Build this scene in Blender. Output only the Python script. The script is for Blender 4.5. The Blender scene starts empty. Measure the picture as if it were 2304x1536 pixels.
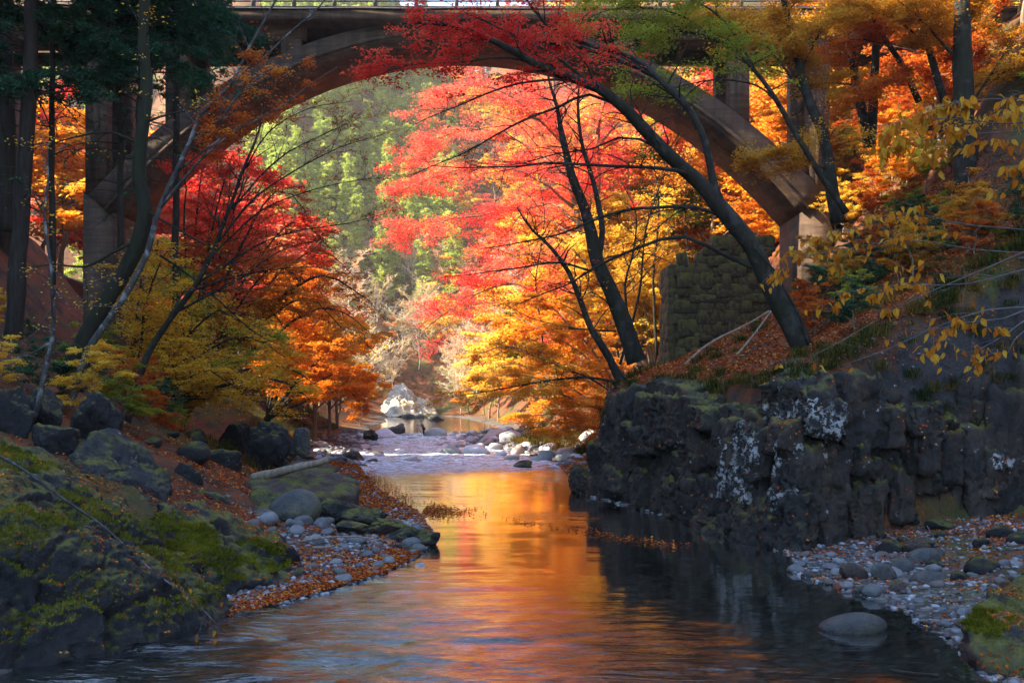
import bpy, bmesh, math, random
import numpy as np
from mathutils import Vector

# ------------------------------------------------------------------ camera, sky, sun, exposure
C = bpy.context.scene.collection
SC = bpy.context.scene
FPX, HOR, CX, CAMZ = 2240.0, 900.0, 1152.0, 4.0      # focal length and horizon in photo pixels, eye height in m
cd = bpy.data.cameras.new('camera'); cam = bpy.data.objects.new('camera', cd); C.objects.link(cam)
cam.location = (0, 0, CAMZ); cam.rotation_euler = (math.pi / 2, 0, 0)
cd.sensor_width = 36; cd.lens = 35.0; cd.shift_y = (HOR - 768) / 2304.0
cd.clip_start = 0.1; cd.clip_end = 3000
SC.camera = cam
SUN_EL, SUN_AZ = math.radians(37), math.radians(-6)    # azimuth: degrees upstream of due left
S = Vector((-math.cos(SUN_EL) * math.cos(SUN_AZ), math.cos(SUN_EL) * math.sin(SUN_AZ), math.sin(SUN_EL)))
w = bpy.data.worlds.new('World'); SC.world = w; w.use_nodes = True
nt = w.node_tree
sky = nt.nodes.new('ShaderNodeTexSky'); sky.sky_type = 'NISHITA'; sky.sun_disc = False
sky.sun_elevation = SUN_EL; sky.sun_rotation = math.atan2(S.x, S.y)
sky.air_density = 1.0; sky.dust_density = 0.6; sky.ozone_density = 2.5
bg = nt.nodes['Background']; bg.inputs['Strength'].default_value = 0.15
nt.links.new(sky.outputs[0], bg.inputs[0])
sl = bpy.data.lights.new('sun', 'SUN'); so = bpy.data.objects.new('sun', sl); C.objects.link(so)
sl.energy = 5.0; sl.angle = math.radians(0.5); sl.color = (1.0, 0.85, 0.63)
so.rotation_euler = S.to_track_quat('Z', 'Y').to_euler(); so.location = (-60, 60, 120)
SC.view_settings.view_transform = 'Standard'; SC.view_settings.look = 'None'
SC.view_settings.gamma = 1.0; SC.view_settings.use_curve_mapping = False
SC.view_settings.exposure = 2.55
SC.render.engine = 'CYCLES'
cy = SC.cycles
cy.max_bounces = 7; cy.diffuse_bounces = 4; cy.glossy_bounces = 3; cy.transmission_bounces = 4
cy.transparent_max_bounces = 8; cy.use_denoising = True; cy.caustics_reflective = False; cy.caustics_refractive = False
try:
    cy.denoiser = 'OPENIMAGEDENOISE'; cy.denoising_input_passes = 'RGB_ALBEDO_NORMAL'
except Exception: pass
RS = np.random.RandomState

# ------------------------------------------------------------------ numeric helpers
def px(x, y, d):
    """the point d metres out that the photo shows at pixel x, y"""
    return ((x - CX) / FPX * d, d, CAMZ + (HOR - y) / FPX * d)
def PX(lst, d=None):
    out = []
    for q in lst:
        if len(q) == 3: d = q[2]
        out.append(px(q[0], q[1], d))
    return np.array(out)
def proj(P):
    return CX + P[:, 0] / P[:, 1] * FPX, HOR - (P[:, 2] - CAMZ) / P[:, 1] * FPX
def smooth(a, b, x):
    t = np.clip((x - a) / (b - a), 0, 1); return t * t * (3 - 2 * t)
def _h(ix, iy, iz, seed):
    n = (ix.astype(np.uint32) * np.uint32(374761393) + iy.astype(np.uint32) * np.uint32(668265263)
         + iz.astype(np.uint32) * np.uint32(2147483647) + np.uint32(seed * 974711 + 12345))
    n = (n ^ (n >> np.uint32(13))) * np.uint32(1274126177)
    n = (n ^ (n >> np.uint32(16))) * np.uint32(2246822519)
    return (n ^ (n >> np.uint32(15))).astype(np.float64) / 4294967295.0 * 2 - 1
def vnoise(P, seed=0):
    P = np.asarray(P, float); f = np.floor(P); i = f.astype(np.int64); u = P - f; u = u * u * (3 - 2 * u)
    r = 0
    for a in (0, 1):
        for b in (0, 1):
            for c in (0, 1):
                wgt = (u[:, 0] if a else 1 - u[:, 0]) * (u[:, 1] if b else 1 - u[:, 1]) * (u[:, 2] if c else 1 - u[:, 2])
                r = r + wgt * _h(i[:, 0] + a, i[:, 1] + b, i[:, 2] + c, seed)
    return r
def fbm(P, octs=4, seed=0, gain=0.5):
    r = 0; a = 1.0; P = np.asarray(P, float)
    for k in range(octs):
        r = r + a * vnoise(P * (2.03 ** k) + k * 17.3, seed + k); a *= gain
    return r
def worley(P, seed=0):
    """nearest cell: offset from its centre, its random numbers, distance to the border"""
    P = np.asarray(P, float); f = np.floor(P).astype(np.int64); n = len(P)
    d1 = np.full(n, 9.); d2 = np.full(n, 9.); off = np.zeros((n, 3)); rn = np.zeros((n, 3))
    for a in (-1, 0, 1):
        for b in (-1, 0, 1):
            for c in (-1, 0, 1):
                q = f + (a, b, c); h = [_h(q[:, 0], q[:, 1], q[:, 2], seed + s) for s in range(6)]
                ctr = q + .5 + .42 * np.stack(h[:3], 1); v = P - ctr; d = np.sqrt((v * v).sum(1)); m = d < d1
                d2 = np.where(m, d1, np.minimum(d2, d)); d1 = np.where(m, d, d1)
                off[m] = v[m]; rn[m] = np.stack(h[3:], 1)[m]
    return off, rn, d2 - d1
def facets(P, size, seed, squash=(1, 1, .5), crack=.42):
    """broken rock: flat tilted facets set at different depths with cracks between, about -1 to 1"""
    o, r, e = worley(P * np.array(squash) / size, seed)
    return .55 * r[:, 0] + .8 * (o * r[:, [1, 2, 0]]).sum(1) - crack * smooth(.10, 0, e)
broken = facets
def unit(v): return v / np.maximum(np.linalg.norm(v, axis=-1, keepdims=True), 1e-9)

# ------------------------------------------------------------------ scene helpers
def mesh(name, V, F, mat=None, smooth_=True, tint=None, extra=None):
    V = np.ascontiguousarray(V, np.float32)
    Fs = [np.asarray(f, np.int32) for f in (F if isinstance(F, list) else [F]) if len(f)]
    me = bpy.data.meshes.new(name); me.vertices.add(len(V)); me.vertices.foreach_set('co', V.ravel())
    lv = np.concatenate([f.ravel() for f in Fs]); cnt = np.concatenate([np.full(len(f), f.shape[1], np.int32) for f in Fs])
    me.loops.add(len(lv)); me.loops.foreach_set('vertex_index', lv)
    me.polygons.add(len(cnt)); st = np.concatenate([[0], np.cumsum(cnt)[:-1]]).astype(np.int32)
    me.polygons.foreach_set('loop_start', st)
    try: me.polygons.foreach_set('loop_total', cnt)
    except Exception: pass
    if smooth_: me.polygons.foreach_set('use_smooth', np.ones(len(cnt), bool))
    if tint is not None:
        at = me.attributes.new('tint', 'FLOAT', 'POINT'); at.data.foreach_set('value', np.ascontiguousarray(tint, np.float32))
    for k, v in (extra or {}).items():
        at = me.attributes.new(k, 'FLOAT', 'POINT'); at.data.foreach_set('value', np.ascontiguousarray(v, np.float32))
    me.update(calc_edges=True); me.validate()
    if mat: me.materials.append(mat)
    return me
def link(name, me, parent=None, loc=None, rot=None, scale=None):
    o = bpy.data.objects.new(name, me); C.objects.link(o)
    if parent: o.parent = parent
    if loc is not None: o.location = loc
    if rot is not None: o.rotation_euler = rot
    if scale is not None: o.scale = scale if hasattr(scale, '__len__') else (scale,) * 3
    return o
def tag(o, label=None, cat=None, group=None, kind=None):
    if label: o['label'] = label
    if cat: o['category'] = cat
    if group: o['group'] = group
    if kind: o['kind'] = kind
    return o
def empty(name, loc, label, cat, group=None):
    o = bpy.data.objects.new(name, None); C.objects.link(o); o.location = loc; o.empty_display_size = 0.3
    return tag(o, label, cat, group)
class Acc:
    """collects vertices and faces of one mesh"""
    def __init__(s): s.V = []; s.F = {}; s.n = 0; s.T = []
    def add(s, V, F, t=None):
        V = np.asarray(V, float)
        for f in (F if isinstance(F, list) and np.ndim(F[0]) > 1 else [F]):
            f = np.asarray(f)
            if len(f): s.F.setdefault(f.shape[1], []).append(f + s.n)
        s.V.append(V); s.n += len(V)
        s.T.append(np.zeros(len(V)) if t is None else np.broadcast_to(t, (len(V),)))
    def mesh(s, name, mat, off=(0, 0, 0), smooth_=True):
        return mesh(name, np.concatenate(s.V) - np.array(off), [np.concatenate(v) for v in s.F.values()], mat, smooth_, np.concatenate(s.T))
    def box(s, x0, x1, y0, y1, z0, z1):
        V = [(x, y, z) for z in (z0, z1) for y in (y0, y1) for x in (x0, x1)]
        s.add(V, [(0, 2, 3, 1), (4, 5, 7, 6), (0, 1, 5, 4), (2, 6, 7, 3), (0, 4, 6, 2), (1, 3, 7, 5)])
        return s
def catmull(P, step):
    P = np.asarray(P, float)
    Q = np.vstack([2 * P[0] - P[1], P, 2 * P[-1] - P[-2]]); out = []
    for i in range(len(P) - 1):
        n = max(1, int(np.linalg.norm(P[i + 1] - P[i]) / step)); t = np.linspace(0, 1, n, endpoint=False)[:, None]
        a, b, c, d = Q[i:i + 4]
        out.append(.5 * (2 * b + (c - a) * t + (2 * a - 5 * b + 4 * c - d) * t * t + (3 * b - a - 3 * c + d) * t ** 3))
    return np.vstack(out + [P[-1:]])
def tubes(P, R, k):
    """N tubes at once: P (N,m,3) centre lines, R (N,m) radii -> verts, quads"""
    N, m, _ = P.shape
    T = unit(np.gradient(P, axis=1)); ref = np.where(np.abs(T[:, :1, 2:3]) > .8, np.array([1., 0, 0]), np.array([0, 0, 1.]))
    U = unit(np.cross(T, np.broadcast_to(ref, T.shape))); W = np.cross(T, U)
    a = np.arange(k) / k * 2 * np.pi
    V = P[:, :, None] + R[:, :, None, None] * (U[:, :, None] * np.cos(a)[None, None, :, None] + W[:, :, None] * np.sin(a)[None, None, :, None])
    i = np.arange(N)[:, None, None] * m * k + np.arange(m - 1)[None, :, None] * k
    j = np.arange(k)[None, None, :]; j2 = (j + 1) % k
    F = np.stack(np.broadcast_arrays(i + j, i + j2, i + k + j2, i + k + j), -1).reshape(-1, 4)
    return V.reshape(-1, 3), F
def tube(P, R, k=8):
    P = np.asarray(P, float); R = np.broadcast_to(np.asarray(R, float), (len(P),))
    V, F = tubes(P[None], R[None], k)
    n = len(P); V = np.vstack([V, P[:1], P[-1:]]); c0, c1 = n * k, n * k + 1
    j = np.arange(k); tri = np.vstack([np.stack([np.full(k, c0), (j + 1) % k, j], 1), np.stack([np.full(k, c1), (n - 1) * k + j, (n - 1) * k + (j + 1) % k], 1)])
    return V, [F, tri]

# ------------------------------------------------------------------ materials
class NT:
    def __init__(s, name):
        s.m = bpy.data.materials.new(name); s.m.use_nodes = True; s.t = s.m.node_tree; s.t.nodes.clear()
        s.out = s.n('OutputMaterial'); s.tc = s.n('TexCoord'); s.co = s.tc.outputs['Object']
    def n(s, typ, **kw):
        nd = s.t.nodes.new('ShaderNode' + typ)
        for k, v in kw.items(): setattr(nd, k, v)
        return nd
    def set(s, sock, v):
        if isinstance(v, bpy.types.NodeSocket): s.t.links.new(v, sock)
        else: sock.default_value = (tuple(v) + (1,) if isinstance(v, tuple) and len(v) == 3 and len(sock.default_value) == 4 else v)
    def noise(s, scale, detail=4, rough=.55, vec=None, dist=0):
        nd = s.n('TexNoise'); s.set(nd.inputs['Vector'], vec or s.co)
        nd.inputs['Scale'].default_value = scale; nd.inputs['Detail'].default_value = detail
        nd.inputs['Roughness'].default_value = rough; nd.inputs['Distortion'].default_value = dist
        return nd.outputs['Fac']
    def mapping(s, scale=(1, 1, 1), rot=(0, 0, 0), vec=None):
        nd = s.n('Mapping'); s.set(nd.inputs['Vector'], vec or s.co); nd.inputs['Scale'].default_value = scale; nd.inputs['Rotation'].default_value = rot
        return nd.outputs[0]
    def ramp(s, fac, stops, interp='LINEAR'):
        nd = s.n('ValToRGB'); s.set(nd.inputs[0], fac); cr = nd.color_ramp; cr.interpolation = interp
        while len(cr.elements) < len(stops): cr.elements.new(.5)
        for e, (p, c) in zip(cr.elements, stops):
            e.position = p; e.color = tuple(c) + (1,) if hasattr(c, '__len__') else (c, c, c, 1)
        return nd.outputs[0]
    def rng(s, v, a, b, c=0, d=1):
        nd = s.n('MapRange'); s.set(nd.inputs[0], v)
        for i, q in enumerate((a, b, c, d)): nd.inputs[i + 1].default_value = q
        return nd.outputs[0]
    def math(s, op, a, b=0.0):
        nd = s.n('Math', operation=op); s.set(nd.inputs[0], a); s.set(nd.inputs[1], b); return nd.outputs[0]
    def mix(s, f, a, b, mode='MIX'):
        nd = s.n('Mix', data_type='RGBA', blend_type=mode); s.set(nd.inputs[0], f); s.set(nd.inputs[6], a); s.set(nd.inputs[7], b); return nd.outputs[2]
    def bump(s, h, strength=.5, dist=.05, nrm=None):
        nd = s.n('Bump'); s.set(nd.inputs['Height'], h); nd.inputs['Strength'].default_value = strength; nd.inputs['Distance'].default_value = dist
        if nrm: s.set(nd.inputs['Normal'], nrm)
        return nd.outputs[0]
    def upness(s):
        g = s.n('NewGeometry'); x = s.n('SeparateXYZ'); s.set(x.inputs[0], g.outputs['Normal']); return x.outputs[2]
    def principled(s, col, rough=.8, nrm=None, spec=.3):
        p = s.n('BsdfPrincipled'); s.set(p.inputs['Base Color'], col); s.set(p.inputs['Roughness'], rough); s.set(p.inputs['Specular IOR Level'], spec)
        if nrm: s.set(p.inputs['Normal'], nrm)
        s.t.links.new(p.outputs[0], s.out.inputs[0]); return p
    def attr(s, name): return s.n('Attribute', attribute_name=name).outputs['Fac']
    def rand(s): return s.n('ObjectInfo').outputs['Random']

def leaf_mat(name, stops, trans=.5, gloss=0.0):
    """thin leaves: part reflected, part passed through"""
    k = NT(name); col = k.ramp(k.attr('tint'), stops)
    d = k.n('BsdfDiffuse'); k.set(d.inputs[0], col); t = k.n('BsdfTranslucent'); k.set(t.inputs[0], col)
    m = k.n('MixShader'); m.inputs[0].default_value = trans
    k.t.links.new(d.outputs[0], m.inputs[1]); k.t.links.new(t.outputs[0], m.inputs[2]); last = m
    if gloss:
        g = k.n('BsdfGlossy'); g.inputs['Roughness'].default_value = .35; m2 = k.n('MixShader'); m2.inputs[0].default_value = gloss
        k.t.links.new(m.outputs[0], m2.inputs[1]); k.t.links.new(g.outputs[0], m2.inputs[2]); last = m2
    k.t.links.new(last.outputs[0], k.out.inputs[0]); return k.m
def bark_mat(name, c0, c1, lichen=None, moss=0.0, sc=1.0):
    k = NT(name); v = k.mapping((9 * sc, 9 * sc, 1.6 * sc))
    n1 = k.noise(1.0, 6, .65, v); n2 = k.noise(2.3 * sc, 5, .6)
    col = k.ramp(n1, [(.3, c0), (.72, c1)])
    if lichen: col = k.mix(k.ramp(n2, [(.53, 0.), (.62, 1.)]), col, lichen)
    if moss: col = k.mix(k.math('MULTIPLY', k.ramp(k.noise(.9, 4), [(.4, 0.), (.6, 1.)]), moss), col, (.018, .026, .007))
    k.principled(col, .9, k.bump(n1, .9, .04), .2); return k.m
def rock_mat(name, c0, c1, moss=.5, lichen=.35, sc=1.0, warm=None, rough=.75, mossz=(.35, .8), wet=True, lz=(.48, .56)):
    k = NT(name)
    big = k.noise(.55 * sc, 4, .6); mid = k.noise(2.6 * sc, 7, .68, None, .4); fine = k.noise(14 * sc, 6, .7)
    col = k.ramp(mid, [(.3, c0), (.72, c1)])
    col = k.mix(.8, col, k.ramp(fine, [(.3, .2), (.72, 1.15)]), 'MULTIPLY')
    if warm: col = k.mix(k.ramp(big, [(.45, 0.), (.62, .75)]), col, warm)
    if lichen:
        vor = k.n('TexVoronoi'); k.set(vor.inputs['Vector'], k.mapping((2.2 * sc,) * 3)); vor.inputs['Randomness'].default_value = 1
        msk = k.math('MULTIPLY', k.ramp(k.noise(3.4 * sc, 6, .7), [(.68 - .13 * lichen, 0.), (.70 - .13 * lichen, 1.)]), k.ramp(k.noise(.8 * sc, 2), [(lz[0], 0.), (lz[1], 1.)]))
        col = k.mix(k.math('MULTIPLY', msk, .9), col, (.34, .36, .36))
    if moss:
        m = k.math('MULTIPLY', k.rng(k.upness(), mossz[0], mossz[1]), k.ramp(k.noise(1.1 * sc, 5, .65), [(.62 - .3 * moss, 0.), (.74 - .3 * moss, 1.)]))
        col = k.mix(m, col, k.ramp(fine, [(.3, (.035, .036, .005)), (.75, (.17, .165, .014))]))
    if wet:
        g = k.n('NewGeometry'); x = k.n('SeparateXYZ'); k.set(x.inputs[0], g.outputs['Position'])
        wz = k.rng(x.outputs[2], .05, .3)
        col = k.mix(wz, k.mix(.6, col, (.25, .25, .25), 'MULTIPLY'), col); rough = k.rng(x.outputs[2], .05, .3, .25, rough)
    b = k.bump(fine, .8, .04, k.bump(mid, .9, .18)); k.principled(col, rough, b, .35); return k.m
def stone_mat(name, gain=1.0):
    k = NT(name); r = k.rand(); mid = k.noise(3, 6, .65); fine = k.noise(18, 5, .65)
    col = k.ramp(r, [(0, (.26, .28, .30)), (.25, (.36, .375, .39)), (.45, (.22, .25, .24)), (.65, (.44, .46, .48)), (.8, (.27, .23, .2)), (1, (.17, .18, .2))], 'CONSTANT')
    col = k.mix(.5, col, k.ramp(mid, [(.3, .45), (.7, 1.)]), 'MULTIPLY'); col = k.mix(.4, col, k.ramp(fine, [(.3, .4), (.7, 1.)]), 'MULTIPLY')
    g = k.n('NewGeometry'); x = k.n('SeparateXYZ'); k.set(x.inputs[0], g.outputs['Position']); wz = k.rng(x.outputs[2], .02, .12)
    col = k.mix(wz, k.mix(.6, col, (.3, .3, .3), 'MULTIPLY'), col)
    if gain != 1: col = k.mix(1.0, col, (gain, gain, gain), 'MULTIPLY')
    k.principled(col, k.rng(x.outputs[2], .02, .12, .2, .7), k.bump(fine, .35, .02, k.bump(mid, .5, .05)), .4); return k.m

M = {}
RED = [(0, (.30, .012, .012)), (.35, (.58, .03, .022)), (.7, (.72, .09, .045)), (1, (.75, .25, .06))]
M['red'] = leaf_mat('red_maple_leaf', RED, .55)
M['pink'] = leaf_mat('bright_red_maple_leaf', [(0, (.62, .02, .025)), (.35, (.80, .06, .05)), (.65, (.84, .22, .12)), (1, (.84, .45, .13))], .55)
M['orange'] = leaf_mat('orange_leaf', [(0, (.5, .10, .012)), (.4, (.70, .24, .02)), (.75, (.78, .38, .04)), (1, (.72, .5, .08))], .55)
M['yellow'] = leaf_mat('yellow_leaf', [(0, (.62, .28, .02)), (.4, (.76, .46, .04)), (.8, (.80, .60, .10)), (1, (.5, .5, .07))], .55)
M['gold'] = leaf_mat('gold_leaf', [(0, (.24, .075, .01)), (.35, (.47, .19, .016)), (.7, (.56, .31, .024)), (1, (.32, .27, .03))], .6, .03)
M['rust'] = leaf_mat('rust_leaf', [(0, (.20, .035, .012)), (.4, (.42, .08, .015)), (.75, (.58, .17, .02)), (1, (.62, .3, .04))], .5)
M['layer'] = leaf_mat('red_to_orange_maple_leaf', [(0, (.66, .30, .03)), (.3, (.62, .19, .025)), (.55, (.58, .10, .022)), (.8, (.62, .045, .025)), (1, (.70, .06, .03))], .55)
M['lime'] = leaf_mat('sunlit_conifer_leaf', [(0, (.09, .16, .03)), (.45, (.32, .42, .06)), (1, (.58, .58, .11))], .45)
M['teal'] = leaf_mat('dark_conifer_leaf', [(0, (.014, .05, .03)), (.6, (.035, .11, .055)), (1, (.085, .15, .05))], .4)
M['ygreen'] = leaf_mat('yellow_green_leaf', [(0, (.12, .16, .02)), (.5, (.26, .30, .03)), (1, (.5, .42, .05))], .55)
M['beech'] = leaf_mat('amber_beech_leaf', [(0, (.42, .15, .015)), (.5, (.62, .30, .03)), (1, (.70, .46, .08))], .5, .05)
M['litter'] = leaf_mat('fallen_leaf', [(0, (.10, .025, .012)), (.4, (.32, .05, .015)), (.75, (.42, .11, .02)), (1, (.5, .25, .05))], .15)
M['grass'] = leaf_mat('sedge_blade', [(0, (.012, .022, .006)), (.35, (.04, .058, .012)), (.6, (.11, .085, .02)), (1, (.24, .11, .025))], .35)
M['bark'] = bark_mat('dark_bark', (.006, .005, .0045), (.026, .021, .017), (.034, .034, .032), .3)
M['barkpale'] = bark_mat('pale_grey_bark', (.018, .018, .018), (.075, .075, .073), (.17, .18, .18))
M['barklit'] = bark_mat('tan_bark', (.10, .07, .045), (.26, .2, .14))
M['barkmoss'] = bark_mat('mossy_bark', (.007, .007, .005), (.024, .022, .016), None, .4)
M['cedar'] = bark_mat('cedar_bark', (.009, .0065, .0055), (.038, .029, .024), None, .15)
M['twig'] = bark_mat('grey_twig', (.05, .048, .045), (.15, .148, .145))
M['baretwig'] = bark_mat('bleached_twig', (.40, .32, .24), (.7, .6, .48))
M['drift'] = bark_mat('driftwood', (.10, .075, .055), (.3, .24, .18))
M['cliff'] = rock_mat('cliff_rock', (.006, .006, .006), (.030, .027, .0245), .6, .3, 1.0, (.05, .036, .026))
M['cliffwhite'] = rock_mat('lichened_cliff_rock', (.0075, .008, .008), (.038, .036, .035), .4, 1.3, 1.7, None, .75, (.35, .8), True, (.40, .5))
M['mossrock'] = rock_mat('mossy_boulder_rock', (.005, .0052, .0058), (.024, .0245, .026), .72, .14, 1.6, None, .75, (.55, .86))
M['greyrock'] = rock_mat('grey_boulder_rock', (.036, .04, .042), (.10, .11, .113), .25, .0, 1.2, (.12, .12, .07), .6, (.5, .9))
M['brownrock'] = rock_mat('brown_slab_rock', (.03, .02, .016), (.10, .066, .05), .5, 0, 1.2)
M['whiterock'] = rock_mat('pale_rock', (.30, .26, .2), (.62, .56, .45), 0, 0, .35, (.40, .27, .12), .8, (.3, .8), False)
M['stone'] = stone_mat('river_stone', .42); M['palestone'] = stone_mat('pale_river_stone', 1.45)
M['wallrock'] = rock_mat('old_wall_stone', (.016, .011, .007), (.065, .042, .026), .8, 0, 1.6, (.09, .07, .025), .85, (-.2, .6), False)
M['slab'] = rock_mat('dark_grey_slab_rock', (.010, .0105, .011), (.038, .04, .043), .6, .2, 1.3, None, .75, (.6, .9))
M['moss'] = leaf_mat('moss_frond', [(0, (.03, .035, .005)), (.5, (.12, .125, .012)), (1, (.24, .22, .02))], .3)
# ------------------------------------------------------------------ ground, river
EY = [-60, 0, 14, 15, 18.7, 23, 25.6, 29, 36, 43, 53, 62, 69, 80, 90, 112, 130, 150, 180, 220, 256, 275]
EL = [-9, -8.2, -7.7, -7.4, -5.0, -2.9, -2.4, -2.2, -3.4, -5.6, -7.8, -9.6, -11.2, -12.6, -13.6, -15.5, -18.5, -21.5, -22.5, -28, -33, -26]
ER = [8, 7.2, 6.7, 7.0, 7.4, 6.5, 7.2, 6.6, 4.8, 2.7, 3.0, 2.8, 2.0, -.6, -3.6, -5.5, -3, -2, -6, -11, -17, -25]
def xl(y): return np.interp(y, EY, EL)
def xr(y): return np.interp(y, EY, ER)
def height(x, y):
    x = np.asarray(x, float); y = np.asarray(y, float)
    s = xl(y) - x; r = x - xr(y); c = lambda v, m: np.clip(v, 0, m)
    inside = np.minimum(-s, -r)
    zin = -.04 - np.clip(inside * .3, 0, .55)
    n = fbm(np.stack([x * .22, y * .22, x * 0], -1).reshape(-1, 3), 4, 5).reshape(x.shape)
    nb = fbm(np.stack([x * .03, y * .03, x * 0], -1).reshape(-1, 3), 3, 9).reshape(x.shape)
    # left bank: near slope, flat under the bridge, open rise upstream
    zn = .07 * c(s, 4) + .5 * c(s - 4, 9) + .75 * c(s - 13, 200)
    zm = .1 * c(s, 14) + 1.4 * c(-24.5 - x, 11) + .7 * c(-36 - x, 200)
    zf = .13 * c(s, 4) + .62 * c(s - 4, 24) + .22 * c(s - 28, 200)
    a, b = smooth(44, 58, y), smooth(72, 82, y)
    zl = zn * (1 - a) + (zm * (1 - b) + zf * b) * a
    yb = 68.5 + (18 - x) * math.tan(SUN_AZ)                     # unseen wooded spur, shaped so its shadow covers the near gorge
    zl = zl + 37 * smooth(-40, -66, x) * smooth(yb + 3, yb - 11, y)
    # right bank: beach below a cliff, slope above it, gentle bank upstream
    yc = 27.0 + (x - 7.4) * .42
    beach = .06 * c(r, 3) + .11 * c(r - 3, 3) + .75 * c(x - 18, 100)
    slope = 4.3 + .47 * c(r - 1, 13) + 1.6 * c(r - 14, 11) + .8 * c(r - 25, 200)
    cl = smooth(.1, 1.3, y - yc) * smooth(.5, 1.6, r)
    zn = beach * (1 - cl) + slope * cl
    zm = .13 * c(r, 3) + .68 * c(r - 3, 11) + 1.7 * c(r - 14, 10) + .8 * c(r - 24, 200)
    zf = .06 * c(r, 6) + .92 * c(r - 6, 30) + .62 * c(r - 36, 300)
    a, b = smooth(44.5, 49, y), smooth(70, 84, y)
    zr = zn * (1 - a) + (zm * (1 - b) + zf * b) * a
    out = np.where(s > 0, zl, zr)
    amp = np.clip(np.maximum(s, r) * .25, 0, 1)
    out = out + amp * n * .32 + nb * np.clip(np.maximum(s, r) - 12, 0, 30) * .12
    z = np.where(inside > 0, zin, np.maximum(out, -.04 + .02 * np.maximum(s, r)))
    hill = 138 * smooth(236, 425, y + nb * 10) + 40 * smooth(425, 620, y)
    return z + hill * (1 + .12 * nb)
def hz(x, y): return float(height(np.array([x]), np.array([y]))[0])
def axis(*segs):
    return np.unique(np.concatenate([np.arange(a, b + 1e-6, st) for a, b, st in segs]))

k = NT('forest_floor'); big = k.noise(.16, 5); mid = k.noise(1.7, 6, .65); fine = k.noise(11, 6, .7)
soil = k.ramp(mid, [(.3, (.018, .012, .008)), (.65, (.06, .034, .018))])
lit = k.ramp(fine, [(.3, (.05, .017, .008)), (.55, (.17, .048, .015)), (.75, (.28, .11, .025))])
col = k.mix(k.ramp(k.noise(.8, 5, .6), [(.38, 0.), (.55, .85)]), soil, lit)
grn = k.ramp(fine, [(.3, (.018, .028, .008)), (.7, (.07, .095, .018))])
col = k.mix(k.ramp(big, [(.5, 0.), (.62, .8)]), col, grn)
rk = k.ramp(mid, [(.3, (.012, .012, .013)), (.7, (.05, .05, .05))])
col = k.mix(k.rng(k.upness(), .55, .3), col, rk)
g = k.n('NewGeometry'); xx = k.n('SeparateXYZ'); k.set(xx.inputs[0], g.outputs['Position'])
vor = k.n('TexVoronoi'); k.set(vor.inputs['Vector'], k.co); vor.inputs['Scale'].default_value = 4.5
bed = k.mix(.75, k.ramp(vor.outputs['Color'], [(.2, (.06, .055, .045)), (.8, (.20, .19, .17))]), k.ramp(vor.outputs['Distance'], [(0., 1.), (.8, .15)]), 'MULTIPLY')
col = k.mix(k.rng(xx.outputs[2], .05, .4), bed, col)
k.principled(col, .9, k.bump(fine, .8, .05, k.bump(mid, .8, .2)), .2); M['ground'] = k.m
gx = axis((-420, -120, 12), (-120, -44, 4), (-44, -26, 1), (-26, 26, .42), (26, 60, 1.2), (60, 130, 5), (130, 420, 14))
gy = axis((-60, 8, 4), (8, 50, .42), (50, 90, .8), (90, 140, 1.4), (140, 300, 4), (300, 680, 9))
X, Y = np.meshgrid(gx, gy); Z = height(X, Y); nx, ny = len(gx), len(gy)
idx = np.arange(nx * ny).reshape(ny, nx)
F = np.stack([idx[:-1, :-1], idx[:-1, 1:], idx[1:, 1:], idx[1:, :-1]], -1).reshape(-1, 4)
tag(link('ground', mesh('ground', np.stack([X, Y, Z], -1).reshape(-1, 3), F, M['ground'])), 'leaf strewn gorge floor, banks and wooded slopes', None, None, 'structure')

# river surface: real ripples, stronger in the stony rapid
ys = [-14.0]
while ys[-1] < 276: ys.append(ys[-1] + max(.07, min(.9, (ys[-1] + 6) * .0042)))
ys = np.array(ys); us = np.linspace(0, 1, 230)
L_, R_ = xl(ys) - 2.2, xr(ys) + 2.2
X = L_[:, None] + (R_ - L_)[:, None] * us[None]; Y = np.broadcast_to(ys[:, None], X.shape)
rapid = smooth(47, 62, Y + 5 * fbm(np.stack([X * .16, Y * .1, X * 0], -1).reshape(-1, 3), 3, 71).reshape(X.shape)) * smooth(128, 116, Y)
rap2 = np.exp(-((Y - 34.5 + .22 * X) / 1.3) ** 2) * smooth(-1, 1.0, X) * .5    # the broken line where the tail current runs
near = smooth(25, 10, Y + 1.2 * X)
rap = np.clip(rapid + rap2 * .4 + near * .95, 0, 1)
def w2(fx, fy, o, sd): return fbm(np.stack([X * fx, Y * fy, X * 0], -1).reshape(-1, 3), o, sd).reshape(X.shape)
Zw = .007 * w2(.55, 1.1, 3, 31) + .10 * rapid * w2(1.0, 1.3, 4, 33) + .07 * near * w2(.8, 2.2, 3, 35) + .03 * rap2 * w2(1.4, 3, 3, 36)
nx, ny = X.shape[1], X.shape[0]; idx = np.arange(nx * ny).reshape(ny, nx)
F = np.stack([idx[:-1, :-1], idx[:-1, 1:], idx[1:, 1:], idx[1:, :-1]], -1).reshape(-1, 4)
k = NT('river_water'); at = k.attr('tint')
flow = k.mapping((.75, 2.6, 1), (0, 0, math.radians(-14))); rip = k.noise(1.25, 3, .5, flow, .6)
rip2 = k.noise(4.6, 3, .55, flow, .8)
hgt = k.math('ADD', k.math('MULTIPLY', rip, .6), k.math('MULTIPLY', rip2, k.rng(k.attr('foam'), 0, 1, .14, .9)))
bp = k.n('Bump'); bp.inputs['Distance'].default_value = .13; k.set(bp.inputs['Strength'], k.rng(at, 0, .7, .05, .95)); k.set(bp.inputs['Height'], hgt); nr = bp.outputs[0]
fr = k.n('Fresnel'); fr.inputs['IOR'].default_value = 1.33; k.set(fr.inputs['Normal'], nr)
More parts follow.
